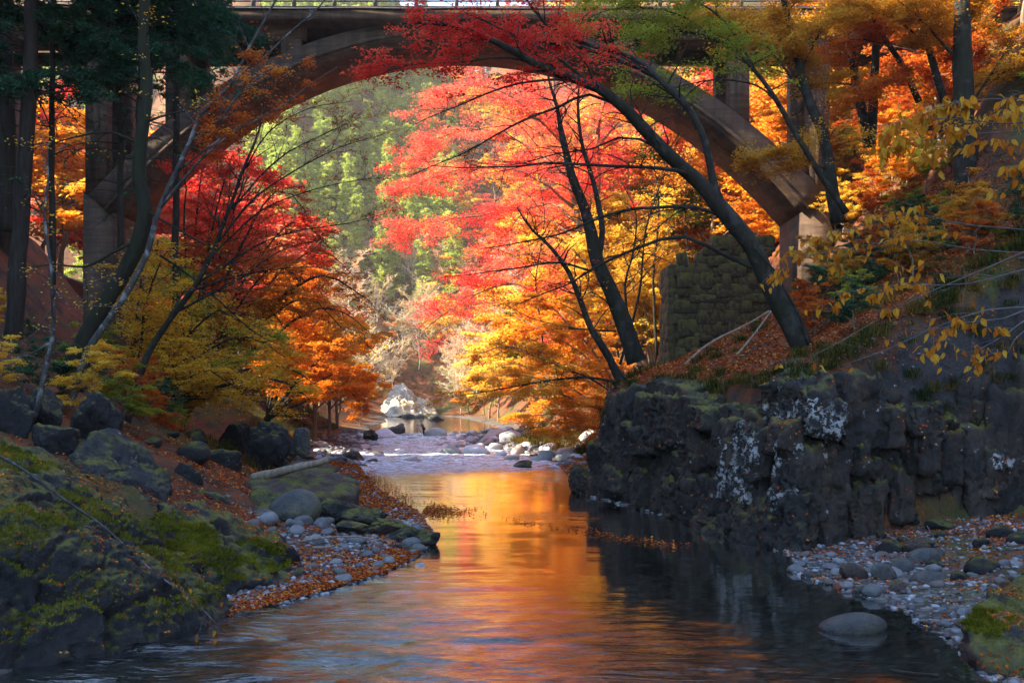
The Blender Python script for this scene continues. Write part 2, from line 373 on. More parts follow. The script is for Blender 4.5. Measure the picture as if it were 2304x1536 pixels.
gl = k.n('BsdfGlossy'); k.set(gl.inputs['Roughness'], k.rng(at, .1, .6, .07, .11)); k.set(gl.inputs['Normal'], nr); gl.inputs['Color'].default_value = (1, 1, 1, 1)
tr = k.n('BsdfTransparent'); tr.inputs['Color'].default_value = (.42, .5, .45, 1)
mx = k.n('MixShader'); k.set(mx.inputs[0], k.math('MINIMUM', k.math('MULTIPLY', fr.outputs[0], 2.0), 1.0)); k.t.links.new(tr.outputs[0], mx.inputs[1]); k.t.links.new(gl.outputs[0], mx.inputs[2])
fo = k.n('BsdfDiffuse'); fo.inputs['Color'].default_value = (.62, .74, .90, 1)
foam = k.math('MULTIPLY', k.rng(k.attr('foam'), .4, 1, 0, .9), k.ramp(k.noise(2.0, 6, .7, flow, .6), [(.42, 0.), (.60, 1.)]))
m2 = k.n('MixShader'); k.set(m2.inputs[0], foam); k.t.links.new(mx.outputs[0], m2.inputs[1]); k.t.links.new(fo.outputs[0], m2.inputs[2])
k.t.links.new(m2.outputs[0], k.out.inputs[0]); M['water'] = k.m
tag(link('river', mesh('river', np.stack([X, Y, Zw], -1).reshape(-1, 3), F, M['water'], True, rap.ravel(), {'foam': rapid.ravel()})), 'clear river running down the gorge under the arch bridge', None, None, 'structure')

# ------------------------------------------------------------------ concrete arch bridge
k = NT('bridge_concrete'); st = k.noise(1.0, 6, .65, k.mapping((.35, .5, 3.2))); vs = k.noise(1.0, 5, .6, k.mapping((1.6, 1.6, .22))); fn = k.noise(9, 6, .7)
col = k.ramp(st, [(.3, (.042, .026, .017)), (.7, (.14, .086, .053))]); col = k.mix(.65, col, k.ramp(vs, [(.34, .28), (.62, 1.)]), 'MULTIPLY')
col = k.mix(.35, col, k.ramp(fn, [(.3, .5), (.7, 1.)]), 'MULTIPLY')
brd = k.n('TexWave', wave_type='BANDS', bands_direction='Y'); k.set(brd.inputs['Vector'], k.co); brd.inputs['Scale'].default_value = 1.6; brd.inputs['Distortion'].default_value = .6; brd.inputs['Detail'].default_value = 3
col = k.mix(.3, col, k.ramp(brd.outputs['Fac'], [(.1, .45), (.5, 1.)]), 'MULTIPLY')
k.principled(col, .85, k.bump(fn, .4, .02, k.bump(st, .6, .05)), .25); M['concrete'] = k.m
k = NT('railing_paint'); k.principled(k.ramp(k.noise(6, 4), [(.3, (.05, .05, .055)), (.7, (.12, .11, .11))]), .6); M['rail'] = k.m
BX, Y0, Y1 = -3.4, 62.0, 67.4
bridge = empty('arch_bridge', (BX, Y0, 0), 'tall concrete arch bridge spanning the gorge above the river', 'bridge')
def bpart(name, acc, mat='concrete', sm=False, label=None):
    o = link(name, acc.mesh(name, M[mat], (BX, Y0, 0), sm), bridge)
    if label: o['label'] = label
    return o
HALF, ZS, ZC = 21.6, 15.6, 26.6
tt = np.linspace(-1, 1, 73)
def arc(t): return ZS + (ZC - ZS) * (1 - .86 * t * t - .14 * t ** 4)
ax_ = BX + HALF * tt; az = arc(tt); sl_ = np.gradient(az, ax_); nrm = unit(np.stack([-sl_, np.ones_like(sl_)], 1))
th = 1.15 + .65 * np.abs(tt) ** 1.5
def barrel(y0, y1, dz=0.0, tk=None, sel=slice(None)):
    t_ = (th if tk is None else np.full_like(th, tk))[sel]
    lo = np.stack([ax_[sel] + nrm[sel, 0] * dz, az[sel] + nrm[sel, 1] * dz], 1); up = lo + nrm[sel] * t_[:, None]; n = len(lo)
    V = np.concatenate([np.stack([q[:, 0], np.full(n, yy), q[:, 1]], 1) for q, yy in ((lo, y0), (up, y0), (up, y1), (lo, y1))])
    F = []
    for a in range(4):
        b = (a + 1) % 4
        for i in range(n - 1): F.append((a * n + i, a * n + i + 1, b * n + i + 1, b * n + i))
    F += [(0, n, 2 * n, 3 * n), (n - 1, 4 * n - 1, 3 * n - 1, 2 * n - 1)]
    return V, np.array(F)
A = Acc(); A.add(*barrel(Y0, Y1)); bpart('arch_rib', A)
A = Acc(); A.add(*barrel(Y0 - .12, Y0 - .003, .28, .22)); bpart('arch_moulding', A)
for sgn in (-1, 1):                                        # legs the arch comes down into
    xo = BX + sgn * HALF; A = Acc(); zb = -.5 if sgn < 0 else 5.5
    xa, xb = (xo - 1.75, xo + .12) if sgn < 0 else (xo - .12, xo + 1.75)
    io, oo = (xb, xa) if sgn < 0 else (xa, xb); pr = [(oo, zb), (io, zb), (io, ZS + .12), (oo, ZS + 1.45)]
    A.add([(q[0], yy, q[1]) for yy in (Y0 + .1, Y1 - .1) for q in pr], [(0, 1, 2, 3), (7, 6, 5, 4), (0, 4, 5, 1), (1, 5, 6, 2), (2, 6, 7, 3), (3, 7, 4, 0)]); bpart('arch_leg', A)
    A = Acc(); A.box(xa - .35, xb + .35, Y0 - .4, Y1 + .4, zb - 1.5, zb + 1.6); bpart('footing', A)
ZD = 27.35
A = Acc(); A.box(BX - 44, BX + 44, Y0 - .9, Y1 + .9, ZD, ZD + .55); bpart('deck_slab', A)
A = Acc(); A.box(BX - 44, BX + 44, Y0 - 1.0, Y0 - .55, ZD + .553, ZD + .78); bpart('kerb', A)
A = Acc(); A.box(BX - 44, BX + 44, Y1 + .55, Y1 + 1.0, ZD + .553, ZD + .78); bpart('kerb', A)
for y0 in (Y0 + .15, Y1 - .75):                            # girders stop where the crown of the arch meets the deck
    for xa, xb in ((BX - 43, BX - 9.5), (BX + 9.5, BX + 43)):
        A = Acc(); A.box(xa, xb, y0, y0 + .6, ZD - .85, ZD - .002); bpart('girder', A)
for i in range(-14, 15):
    xk = BX + i * 2.9
    if abs(xk - BX) < 9.6: continue
    A = Acc(); A.box(xk - .16, xk + .16, Y0 + .752, Y1 - .752, ZD - .6, ZD - .003); bpart('cross_beam', A)
for dx in (10.4, 17.6, 22.6, 30.5, 38):
    for sgn in (-1, 1):
        xk = BX + sgn * dx; t = dx / HALF
        zb = float(arc(np.array(min(t, 1)))) + 1.5 if t < 1 else (ZS + 1.2 if dx < 24 else min(hz(xk, 62), hz(xk, 67.5), hz(xk, 64)) - .6)
        if zb > ZD - 1: continue
        wd = .62 if dx < 24 else .75
        for y0 in (Y0 + .1, Y1 - 1.2):
            A = Acc(); A.box(xk - wd, xk + wd, y0, y0 + 1.1, zb - (.9 if t < 1 else 0), ZD - .853)
            A.box(xk - wd * .45, xk + wd * .45, y0 - .09, y0 - .002, zb - .2, ZD - .9); bpart('column', A)
        if dx in (17.6, 22.6):                             # cross wall with a round-headed opening between the pair
            ya, yb_ = Y0 + 1.203, Y1 - 1.203; ym = (ya + yb_) / 2; rr = (yb_ - ya) / 2 - .25; zc = ZD - 5.2 if dx > 20 else ZD - 3.4
            th_ = np.linspace(0, math.pi, 15); arcp = [(ym + rr * math.cos(q), zc + rr * math.sin(q)) for q in th_]
            top = zc + rr + .7; P2 = [(yb_, zc)] + arcp + [(ya, zc)]; T2 = [(yb_, top)] + [(p_[0], top) for p_ in arcp] + [(ya, top)]
            n = len(P2); V = []
            for xx_ in (xk - .25, xk + .25): V += [(xx_, p_[0], p_[1]) for p_ in P2] + [(xx_, p_[0], p_[1]) for p_ in T2]
            F = []
            for i in range(n - 1):
                F += [(i, i + 1, n + i + 1, n + i), (2 * n + i, 3 * n + i, 3 * n + i + 1, 2 * n + i + 1), (i, 2 * n + i, 2 * n + i + 1, i + 1), (n + i, n + i + 1, 3 * n + i + 1, 3 * n + i)]
            A = Acc(); A.add(V, np.array(F)); bpart('cross_wall', A)
A = Acc(); A.box(BX + 33, BX + 44, Y0 - .3, Y1 + .3, 12, ZD - .86); bpart('abutment', A)
A = Acc(); A.box(BX - 44, BX - 33.5, Y0 - .3, Y1 + .3, 10, ZD - .86); bpart('abutment', A)
rail = {}
me = Acc().box(-.11, .11, -.11, .11, 0, 1.1).mesh('rail_post', M['rail'], (0, 0, 0), False)
for y0 in (Y0 - .78, Y1 + .78):
    for i in range(-17, 18): link('rail_post', me, bridge, (i * 2.5, y0 - Y0, ZD + .78))
    for zz in (.35, .7, 1.02):
        A = Acc(); A.box(BX - 43.5, BX + 43.5, y0 - .05, y0 + .05, ZD + .78 + zz, ZD + .85 + zz); bpart('handrail', A, 'rail')
A = Acc(); P = np.array([(BX - 43 + i, Y0 - 1.06, ZD + .62 + .02 * math.sin(i * .9)) for i in range(87)]); A.add(*tube(P, .05, 6)); bpart('pipe', A, 'rail', True)
# ------------------------------------------------------------------ rocks
_ico = {}
def ico(sub):
    if sub not in _ico:
        b = bmesh.new(); bmesh.ops.create_icosphere(b, subdivisions=sub, radius=1)
        _ico[sub] = (np.array([v.co for v in b.verts]), np.array([[v.index for v in f.verts] for f in b.faces])); b.free()
    return _ico[sub]
def rock(seed, sub, scale, facets=7, amp=.08, fr=1.6, lo=.62, soft=14.0, fa=0):
    """a facetted, worn stone: sphere cut by random planes, then roughened"""
    D, F = ico(sub); R = RS(seed); n = unit(R.normal(size=(facets, 3))); o = R.uniform(lo, .98, facets)
    q = np.maximum(D @ n.T, .02) / o[None]; r = (1 + (q ** soft).sum(1)) ** (-1 / soft)
    V = D * r[:, None]; V = V * (1 + amp * fbm(V * fr + seed, 4, seed) + (0 if not fa else fa * (broken(V * 1.3 + seed, .8, seed) + .5 * broken(V * 1.3 + seed, .3, seed + 3))))[:, None]
    return V * np.array(scale), F
def hull_rock(pts, sub, amp, fr, seed, soft=22.0, strata=0.0, sdir=(0, 0, 1), fs=1.0, fsize=.8, fsq=(1, 1, .5), deep=0.0):
    """a rock filling the convex hull of pts, its faces worn and broken"""
    pts = np.array(pts, float)
    if deep: pts = np.vstack([pts, pts - (0, 0, deep)])
    c = pts.mean(0); b = bmesh.new()
    for p in pts: b.verts.new(p)
    bmesh.ops.convex_hull(b, input=b.verts); b.normal_update()
    N = []; O = []
    for f in b.faces:
        n = np.array(f.normal); d = n @ (np.array(f.verts[0].co) - c)
        if d < 0: n, d = -n, -d
        N.append(n); O.append(max(d, .05))
    b.free(); N = np.array(N); O = np.array(O); D, F = ico(sub)
    q = np.maximum(D @ N.T, 0) / O[None]; qm = q.max(1, keepdims=True); r = 1 / np.maximum((((q / qm) ** soft).sum(1) ** (1 / soft)) * qm[:, 0], 1e-3)
    V = D * r[:, None]; nd = unit(((q / qm) ** min(soft, 24))[:, :, None].__mul__(N[None]).sum(1)); size = O.mean(); dv = fbm((V + c) * fr, 5, seed, .55)
    rid = 1 - 2 * np.abs(fbm((V + c) * fr * .8, 3, seed + 50))
    if strata:
        t = (V + c) @ np.array(sdir); rid = rid + strata * np.sign(np.sin(t * 9 + 2 * fbm((V + c) * .8, 2, seed))) * .5
    W = V + c
    fa = facets(W + .12 * fbm(W * 1.5, 2, seed)[:, None], fsize, seed, fsq) + .5 * facets(W, fsize * .4, seed + 9, fsq) + .25 * facets(W, fsize * .16, seed + 19, fsq)
    V = V + nd * (amp * (.32 * dv + .18 * rid + fs * fa))[:, None]
    return V + c, F
def thing_rock(name, VF, mat, label, cat, group=None, kind=None):
    V, F = VF; sm_ = mat not in ('mossrock', 'slab', 'cliff', 'whiterock', 'brownrock'); b = np.array([V[:, 0].mean(), V[:, 1].mean(), V[:, 2].min()])
    return tag(link(name, mesh(name, V - b, F, M[mat], sm_), None, tuple(b)), label, cat, group, kind)

# the cliff on the right: jointed blocks standing in front of the bank
cliff = empty('rock_cliff', (8, 30, 0), 'dark jointed rock cliff with white lichen along the right bank', 'cliff')
CPX = [1275, 1330, 1450, 1560, 1650, 1780, 1900, 2050, 2304, 2500]; CD = [44, 41.5, 36.5, 32, 29.3, 26.9, 27.3, 28.6, 30.6, 32.5]
def block(x0, x1, y0, y1, dd=0.0, deep=2.2, lean=0.0, lichen=False, seed=0, amp=.10, top=.0, mat=None, sub=5):
    """one joint block seen between pixel columns x0-x1 and rows y0-y1; lean shifts its foot sideways"""
    d = np.interp((x0 + x1) / 2, CPX, CD) + dd
    dx = (np.interp(x1, CPX, CD) - np.interp(x0, CPX, CD)) * .5; R = RS(seed + int(x0))
    a = np.array(px(x0, y0, d - dx)); b = np.array(px(x1, y0, d + dx)); zt = a[2]; zb = px(x0, y1, d)[2]
    u = (b - a) / 2; wv = np.array([-u[1], u[0], 0]); wv = wv / np.linalg.norm(wv) * deep / 2
    if wv[1] < 0: wv = -wv
    m = (a + b) / 2; m[2] = 0; pts = []
    for s1 in (-1, 1):
        for s2 in (-1, 1):
            for z in (zt, zb):
                p = m + u * s1 * R.uniform(.92, 1.06) + wv * (1 + s2 * R.uniform(.9, 1.1)); p[2] = z + R.uniform(-.12, .12) + (top * s1 if z == zt else 0)
                if z == zb: p[0] += lean; p[1] -= .25
                pts.append(p)
    V, F = hull_rock(pts, sub, amp, 1.5, seed + int(x0) + int(y0), 120, .1, (.8, .1, .5), 1.6, .75, (2.0, 2.0, .5))
    o = link('rock_block', mesh('rock_block', V - np.array((8, 30, 0)), F, M[mat or ('cliffwhite' if lichen else 'cliff')], False), cliff)
    if lichen: o['label'] = 'rock block patched with white lichen'
fx = np.array([px(q, 1000, d)[0] for q, d in zip(CPX, CD)]); s_ = np.linspace(0, 1, 620); q_ = 1275 + s_ * 1225
fd = np.interp(q_, CPX, CD) + .55; fX = (q_ - CX) / FPX * fd; vv_ = np.linspace(0, 1, 130)
ztop = CAMZ + (HOR - np.interp(q_, [1275, 1340, 1372, 1400, 1480, 1545, 1600, 1700, 1760, 1815, 1990, 2100, 2500], [1062, 1040, 960, 885, 872, 930, 955, 955, 940, 862, 842, 815, 720])) / FPX * fd + .35 * vnoise(np.stack([q_ * .02, q_ * 0, q_ * 0], 1), 3)
tx = np.gradient(fX); ty = np.gradient(fd); nn_ = unit(np.stack([ty, -tx], 1)); nn_[nn_[:, 1] > 0] *= 1
P_ = np.stack([np.broadcast_to(fX[None], (130, 620)), np.broadcast_to(fd[None], (130, 620)), -.5 + vv_[:, None] * (ztop + .5)[None]], -1).reshape(-1, 3)
W_ = P_.copy(); W_[:, 0] += .35 * W_[:, 2]; W_ += .15 * fbm(P_ * 1.2, 3, 4)[:, None]
dp = .42 * facets(W_, 1.3, 61, (1, 1, .45)) + .22 * facets(W_, .55, 62, (1.2, 1.2, .5)) + .09 * facets(W_, .2, 63, (1, 1, .7)) + .12 * fbm(P_ * .7, 3, 8)
N_ = np.repeat(np.concatenate([nn_, 0 * nn_[:, :1]], 1)[None], 130, 0).reshape(-1, 3); N_ *= np.where(N_[:, 1:2] > 0, -1, 1)
P_ = P_ + N_ * dp[:, None]; back = np.repeat(smooth(.72, 1, vv_), 620); P_ = P_ - N_ * (back * 1.7)[:, None]
ix_ = np.arange(130 * 620).reshape(130, 620)
link('rock_face', mesh('rock_face', P_ - np.array((8, 30, 0)), np.stack([ix_[:-1, :-1], ix_[:-1, 1:], ix_[1:, 1:], ix_[1:, :-1]], -1).reshape(-1, 4), M['cliff'], False), cliff)
BL = [(1278, 1330, 1058, 1120, 0, 2, 0, 0), (1320, 1375, 1000, 1128, .3, 2, 0, 0), (1360, 1420, 880, 1130, .8, 2.5, -.2, 0), (1405, 1470, 885, 1145, .5, 2.5, 0, 0),
      (1447, 1540, 893, 1005, -.2, 2.2, 0, 0), (1408, 1466, 962, 1022, -.5, 1.4, 0, 0), (1440, 1535, 1005, 1160, .5, 2.2, -.2, 0), (1420, 1450, 1050, 1150, -.2, 1.2, -.2, 0), (1498, 1558, 1075, 1190, -.3, 1.5, 0, 0),
      (1535, 1620, 930, 1080, 1.3, 2, 0, 0), (1545, 1600, 1000, 1120, .6, 1.6, 0, 0), (1618, 1662, 965, 1120, .3, 2, -.35, 1), (1655, 1702, 958, 1130, .2, 2, -.4, 1), (1690, 1745, 985, 1150, .5, 2, -.4, 0),
      (1568, 1620, 1120, 1225, .1, 1.2, -.45, 0), (1610, 1660, 1105, 1235, -.1, 1.3, -.5, 0), (1650, 1705, 1110, 1245, -.15, 1.4, -.55, 0), (1700, 1760, 1115, 1255, -.2, 1.4, -.5, 0),
      (1740, 1800, 980, 1180, .1, 2, -.3, 1), (1795, 1860, 1000, 1250, -.1, 2, -.3, 0), (1750, 1830, 1115, 1260, -.4, 1.6, -.35, 0), (1855, 1915, 1005, 1240, .3, 2, -.2, 0),
      (1822, 1902, 905, 982, -.2, 2.6, 0, 1), (1812, 1880, 855, 912, .2, 2.6, 0, 0), (1895, 1985, 842, 1012, .5, 2.6, 0, 0), (1905, 1990, 1010, 1250, .9, 2, -.2, 0), (1935, 2010, 1090, 1262, .2, 1.6, -.3, 0),
      (1975, 2060, 860, 1120, 1.5, 2, 0, 0), (2030, 2110, 900, 1240, 2.0, 2, 0, 0), (2050, 2140, 980, 1110, .4, 2, 0, 0), (2095, 2180, 900, 1165, .6, 2, .2, 0), (2165, 2250, 960, 1215, .2, 2, .2, 0), (2150, 2240, 850, 985, .8, 2, 0, 0),
      (2235, 2330, 880, 1230, .2, 2, .2, 0), (2300, 2420, 800, 1230, .4, 2.5, 0, 0), (2400, 2540, 760, 1230, .8, 3, 0, 0), (1455, 1530, 865, 905, .8, 2.4, 0, 0), (1575, 1700, 915, 975, 1.2, 2.2, 0, 0), (1690, 1830, 925, 1000, 1.3, 2.2, 0, 0), (1985, 2170, 815, 905, 1.5, 3, 0, 0)]
for i, q in enumerate(BL): block(*q[:4], dd=q[4], deep=q[5], lean=q[6], lichen=bool(q[7]), seed=11 * i + 3, top=(i % 3 - 1) * .12)
R = RS(77)
for i in range(40):                                        # smaller slabs and corbels broken out between the big joints
    x0 = R.uniform(1300, 2290); wd = R.uniform(24, 52); y0 = R.uniform(910, 1130) + (40 if x0 < 1450 else 0); h = R.uniform(40, 120)
    block(x0, x0 + wd, y0, min(y0 + h, 1195), dd=R.uniform(-.15, .35), deep=R.uniform(.5, 1.1), lean=R.uniform(-.25, .05), lichen=R.rand() < .08, seed=500 + i, amp=.07, top=R.uniform(-.2, .2), sub=4)

# left bank boulders
P_ = px
thing_rock('boulder', hull_rock([P_(-60, 985, 19.5), P_(30, 960, 21), P_(250, 1120, 20.5), P_(440, 1245, 19.8), P_(545, 1330, 19.2), P_(565, 1400, 18.4), P_(410, 1470, 16.3), P_(200, 1490, 15.3), P_(-60, 1530, 14.3), P_(-60, 1180, 15.5), P_(90, 1190, 16.0), P_(290, 1300, 16.5), P_(-200, 1500, 16), P_(-200, 960, 20), P_(150, 1050, 22)], 7, .17, 1.1, 4, 18, .2, (.5, .2, .8), .85, 1.2, (1, 1, .8), 2.5),
           'mossrock', 'huge moss topped boulder sloping into the water, nearest on the left bank', 'boulder')
thing_rock('boulder', hull_rock([P_(330, 1105, 22), P_(420, 1115, 23.5), P_(560, 1165, 24.5), P_(640, 1200, 24), P_(690, 1280, 22.3), P_(680, 1330, 21), P_(560, 1355, 20), P_(400, 1330, 19.5), P_(350, 1250, 19.5), P_(330, 1400, 20)], 6, .16, 1.2, 8, 18, .2, (.5, .2, .8), .85, 1.0, (1, 1, .8), 2.2),
           'mossrock', 'long boulder with a bright moss crest beside the gravel bar', 'boulder')
thing_rock('boulder', hull_rock([P_(185, 960, 25), P_(255, 945, 26), P_(340, 1000, 26), P_(400, 1080, 25), P_(390, 1200, 23.4), P_(300, 1180, 22.5), P_(180, 1080, 23), P_(150, 1000, 24), P_(240, 1120, 27)], 6, .14, 1.2, 12, 16, .2, (.5, .2, .8), .8, .9, (1, 1, .8), 2.0),
           'slab', 'bare grey slab with a mossy rim above the two mossy boulders', 'boulder')
for i, (x0, x1, y0, y1, d, mt, lb) in enumerate([
    (90, 190, 930, 1010, 24.5, 'mossrock', 'blue grey rock with lichen spots under the pale leaning trunk'), (-20, 70, 860, 960, 25, 'mossrock', 'mossy rock at the left picture edge above the huge boulder'),
    (60, 150, 865, 945, 26.5, 'mossrock', 'green mossy rock behind the foot of the white speckled sapling'), (160, 260, 880, 960, 28, 'mossrock', 'mossy rock with drooping ferns behind the bare grey slab'),
    (385, 450, 1045, 1100, 27.5, 'mossrock', 'small round rock wholly covered in green moss'), (390, 530, 1110, 1180, 26.5, 'mossrock', 'low dark rock with pale speckles behind the moss crest'),
    (440, 560, 1010, 1060, 35, 'mossrock', 'mossy rock in the red leaf litter near the pillar'), (555, 650, 950, 1010, 42, 'mossrock', 'mossy rock at the foot of the orange maple'),
    (600, 640, 955, 985, 62, 'mossrock', 'round dark rock above the pale stones'), (640, 705, 962, 1000, 55, 'greyrock', 'pale top boulder with moss on its near side'),
    (550, 610, 985, 1035, 45, 'mossrock', 'dark mossy rock left of the pale top boulder'), (480, 560, 940, 1000, 48, 'mossrock', 'shadowed mossy rock below the yellow maple'),
    (645, 700, 1018, 1050, 48, 'brownrock', 'brown flat rock behind the driftwood log'), (820, 855, 955, 985, 100, 'mossrock', 'mossy rock under the sloping far bank'), (855, 905, 945, 985, 118, 'greyrock', 'rounded dark boulder at the end of the far bank')]):
    w_ = (x1 - x0) / FPX * d / 2; h_ = (y1 - y0) / FPX * d; c = px((x0 + x1) / 2, y1, d)
    V, F = rock(40 + i, 5, (w_ * 1.2, w_ * .95, h_ * .92), 11, .14, 1.5, .42, 40, .11); V[:, 2] += h_ * .12
    thing_rock('rock', (V + np.array(c), F), mt, lb, 'rock', 'rocks on the left bank')
# slab, round boulder and outcrop by the gravel bar
thing_rock('slab_rock', hull_rock([P_(648, 1062, 33), P_(800, 1068, 34), P_(812, 1088, 33), P_(808, 1112, 32), P_(650, 1118, 30.5), P_(560, 1105, 31), P_(556, 1075, 33), P_(700, 1050, 36), P_(640, 1130, 34)], 5, .10, 1.6, 21, 26, 0, (0, 0, 1), .8, .7, (1, 1, .6), .8), 'brownrock', 'long brown slab rock lying beneath the driftwood log', 'rock')
thing_rock('slab_rock', hull_rock([P_(640, 1040, 37), P_(768, 1046, 38), P_(772, 1066, 36), P_(640, 1066, 35.5), P_(700, 1030, 39.5), P_(700, 1075, 38)], 4, .06, 1.6, 22, 26), 'brownrock', 'shorter brown slab rock behind the long one', 'rock')
thing_rock('boulder', hull_rock([P_(560, 1105, 29.5), P_(640, 1110, 29.8), P_(650, 1165, 28.5), P_(560, 1170, 28), P_(600, 1100, 31.5), P_(590, 1180, 30)], 4, .08, 1.5, 23, 18), 'mossrock', 'mossy block left of the round grey boulder', 'boulder')
V, F = rock(60, 5, (.78, .72, .56), 3, .035, 1.0, .8, 8); thing_rock('boulder', (V + np.array(px(666, 1143, 28.6)), F), 'greyrock', 'smooth round grey green boulder standing on the gravel bar', 'boulder')
V, F = rock(61, 4, (.44, .4, .2), 4, .04, 1.0, .8, 8); thing_rock('boulder', (V + np.array(px(588, 1160, 27.4)), F), 'greyrock', 'flat oval grey green stone left of the round boulder', 'boulder')
def lumps(lst, seed):
    A = Acc()
    for i, (x, y, d, sx, sy, sz, rz) in enumerate(lst):
        V, F = rock(seed + i, 5, (sx, sy, sz), 9, .12, 1.6, .5, 26, .13); ca, sa = math.cos(rz), math.sin(rz)
        V = V @ np.array([[ca, sa, 0], [-sa, ca, 0], [0, 0, 1]]); p = np.array(px(x, y, d)); p[2] = max(p[2], 0) + .1 * sz; A.add(V + p, F)
    return np.concatenate(A.V), np.concatenate(list(A.F.values())[0])
thing_rock('rock_outcrop', lumps([(760, 1155, 29.5, .75, .7, .38, -.5), (815, 1170, 28.8, .8, .55, .36, -.6), (865, 1190, 28.2, .7, .55, .30, -.5), (790, 1185, 27.5, .6, .5, .22, -.5)], 700), 'cliff', 'low dark ridged outcrop behind the gravel beside the river', 'rock')
thing_rock('rock_outcrop', lumps([(900, 1212, 27.8, .75, .5, .34, -.6), (945, 1215, 27.6, .55, .45, .28, -.4), (975, 1212, 27.6, .28, .32, .24, 0), (905, 1240, 26.4, .6, .4, .2, -.6)], 720), 'cliff', 'rounded dark tip of the outcrop where the gravel bar ends', 'rock')
# right hand beach
V, F = rock(70, 5, (.62, .34, .29), 3, .03, 1.0, .82, 8); V[:, 2] += .10 * V[:, 0]
thing_rock('boulder', (V + np.array(px(1913, 1415, 17.4)), F), 'greyrock', 'long smooth grey boulder half in the water off the right beach', 'boulder')
thing_rock('boulder', hull_rock([P_(2165, 1370, 16.6), P_(2230, 1310, 18), P_(2420, 1280, 18.5), P_(2420, 1540, 13.6), P_(2200, 1520, 14.4), P_(2160, 1450, 15.4), P_(2300, 1300, 20)], 5, .14, 1.4, 35, 14, .2, (0, 0, 1), 1, .7, (1, 1, .7), 1.5), 'mossrock', 'mossy rock mound with fallen leaves in the lower right corner', 'boulder')
for i, (x0, x1, y0, y1, d, lb) in enumerate([
    (2030, 2090, 1215, 1248, 25, 'dark flat topped stone against the foot of the cliff'), (2045, 2115, 1235, 1280, 23.5, 'squat brownish boulder below the dark flat topped stone'), (2005, 2055, 1255, 1300, 22.6, 'upright speckled boulder behind the big pale one'),
    (1958, 2012, 1270, 1310, 22.0, 'grey wedge shaped boulder by the shallow water'), (1990, 2058, 1310, 1360, 20.5, 'big pale square boulder in the middle of the right beach'), (2062, 2116, 1322, 1352, 20.4, 'smooth oval stone right of the big pale boulder'),
    (2052, 2140, 1288, 1325, 21.6, 'long brown boulder behind the smooth oval stone'), (2152, 2210, 1284, 1312, 22.2, 'flat topped lilac grey boulder on the right beach'), (2140, 2180, 1245, 1275, 23.5, 'angular pale stone under the dead white twig'),
    (2100, 2130, 1235, 1268, 23.8, 'egg shaped pale stone beside the dead white twig'), (1804, 1852, 1284, 1306, 22.6, 'dark rounded stone at the waterline'), (1920, 1965, 1320, 1345, 20.6, 'olive round stone in the shallows'), (1890, 1950, 1268, 1305, 22.2, 'mossy dark stone at the edge of the leaf drift')]):
    w_ = (x1 - x0) / FPX * d / 2; h_ = (y1 - y0) / FPX * d; c = px((x0 + x1) / 2, y1, d)
    V, F = rock(140 + i, 4, (w_ * 1.1, w_ * .9, h_ * .75), 7, .06, 1.2, .7, 12); V[:, 2] += h_ * .38
    thing_rock('beach_boulder', (V + np.array(c), F), 'greyrock' if i % 4 else 'brownrock', lb, 'boulder', 'boulders on the right beach')
# sunlit pale rock face at the far bend
thing_rock('pale_rock_face', hull_rock([P_(856, 938, 240), P_(868, 905, 246), P_(888, 868, 252), P_(912, 862, 254), P_(925, 900, 250), P_(944, 936, 240), P_(900, 940, 236), P_(960, 940, 262), P_(860, 940, 262)], 6, .6, .3, 41, 40, .1, (.9, .2, .4), 1.3, 5.0, (2, 2, .4)), 'whiterock', 'sunlit pale rock face at the far bend of the river', 'rock')
thing_rock('pale_rock_face', hull_rock([P_(925, 930, 246), P_(935, 895, 252), P_(965, 900, 256), P_(985, 934, 246), P_(950, 938, 242), P_(960, 938, 262)], 5, .6, .3, 43, 40, .1, (.9, .2, .4), 1.3, 4, (2, 2, .4)), 'whiterock', 'ochre streaked rock just right of the pale far rock face', 'rock')
# old masonry wall on the right slope: each course stone its own piece
wall = empty('stone_wall', (10.6, 64.2, 7), 'old mossy stone retaining wall on the right slope behind the leaning maple', 'wall')
R = RS(5); wm = [mesh('wall_stone', *(lambda v, f: (np.sign(v) * np.abs(v) ** .24 * (1 + .07 * fbm(v * 2.2 + 5 * i, 3, i))[:, None], f))(*rock(300 + i, 3, (1, 1, 1), 0, .06, 1.5)), M['wallrock'], False) for i in range(6)]
zz = 4.6; row = 0
while zz < 14.0:
    hh = R.uniform(.35, .8); xx_ = 10.5 + R.uniform(0, .3)
    while xx_ < 16.2:
        ww = R.uniform(.45, .95); tp_ = 13.6 - (1.0 if xx_ < 11.9 else 0) + .5 * math.sin(xx_ * 2)
        if zz < tp_: link('wall_stone', wm[R.randint(6)], wall, (xx_ + ww / 2 - 10.6, R.uniform(-.16, .12) + .35, zz + hh / 2 - 7), (R.normal(0, .05), R.normal(0, .05), R.choice([0, math.pi])), (ww / 1.5, .45, hh / 1.5 * R.uniform(.97, 1.25)))
        xx_ += ww
    if zz < 12.6:
        for q in range(4): link('wall_stone', wm[R.randint(6)], wall, (-.12 + R.uniform(-.08, .08), .75 + q * .8, zz + hh / 2 - 7), (0, 0, math.pi / 2), (.54, .4, hh / 1.4))
    zz += hh; row += 1
A = Acc(); A.box(10.65, 16.2, 64.62, 67.6, 3.5, 12.3); link('wall_core', A.mesh('wall_core', M['wallrock'], (10.6, 64.2, 7), False), wall)

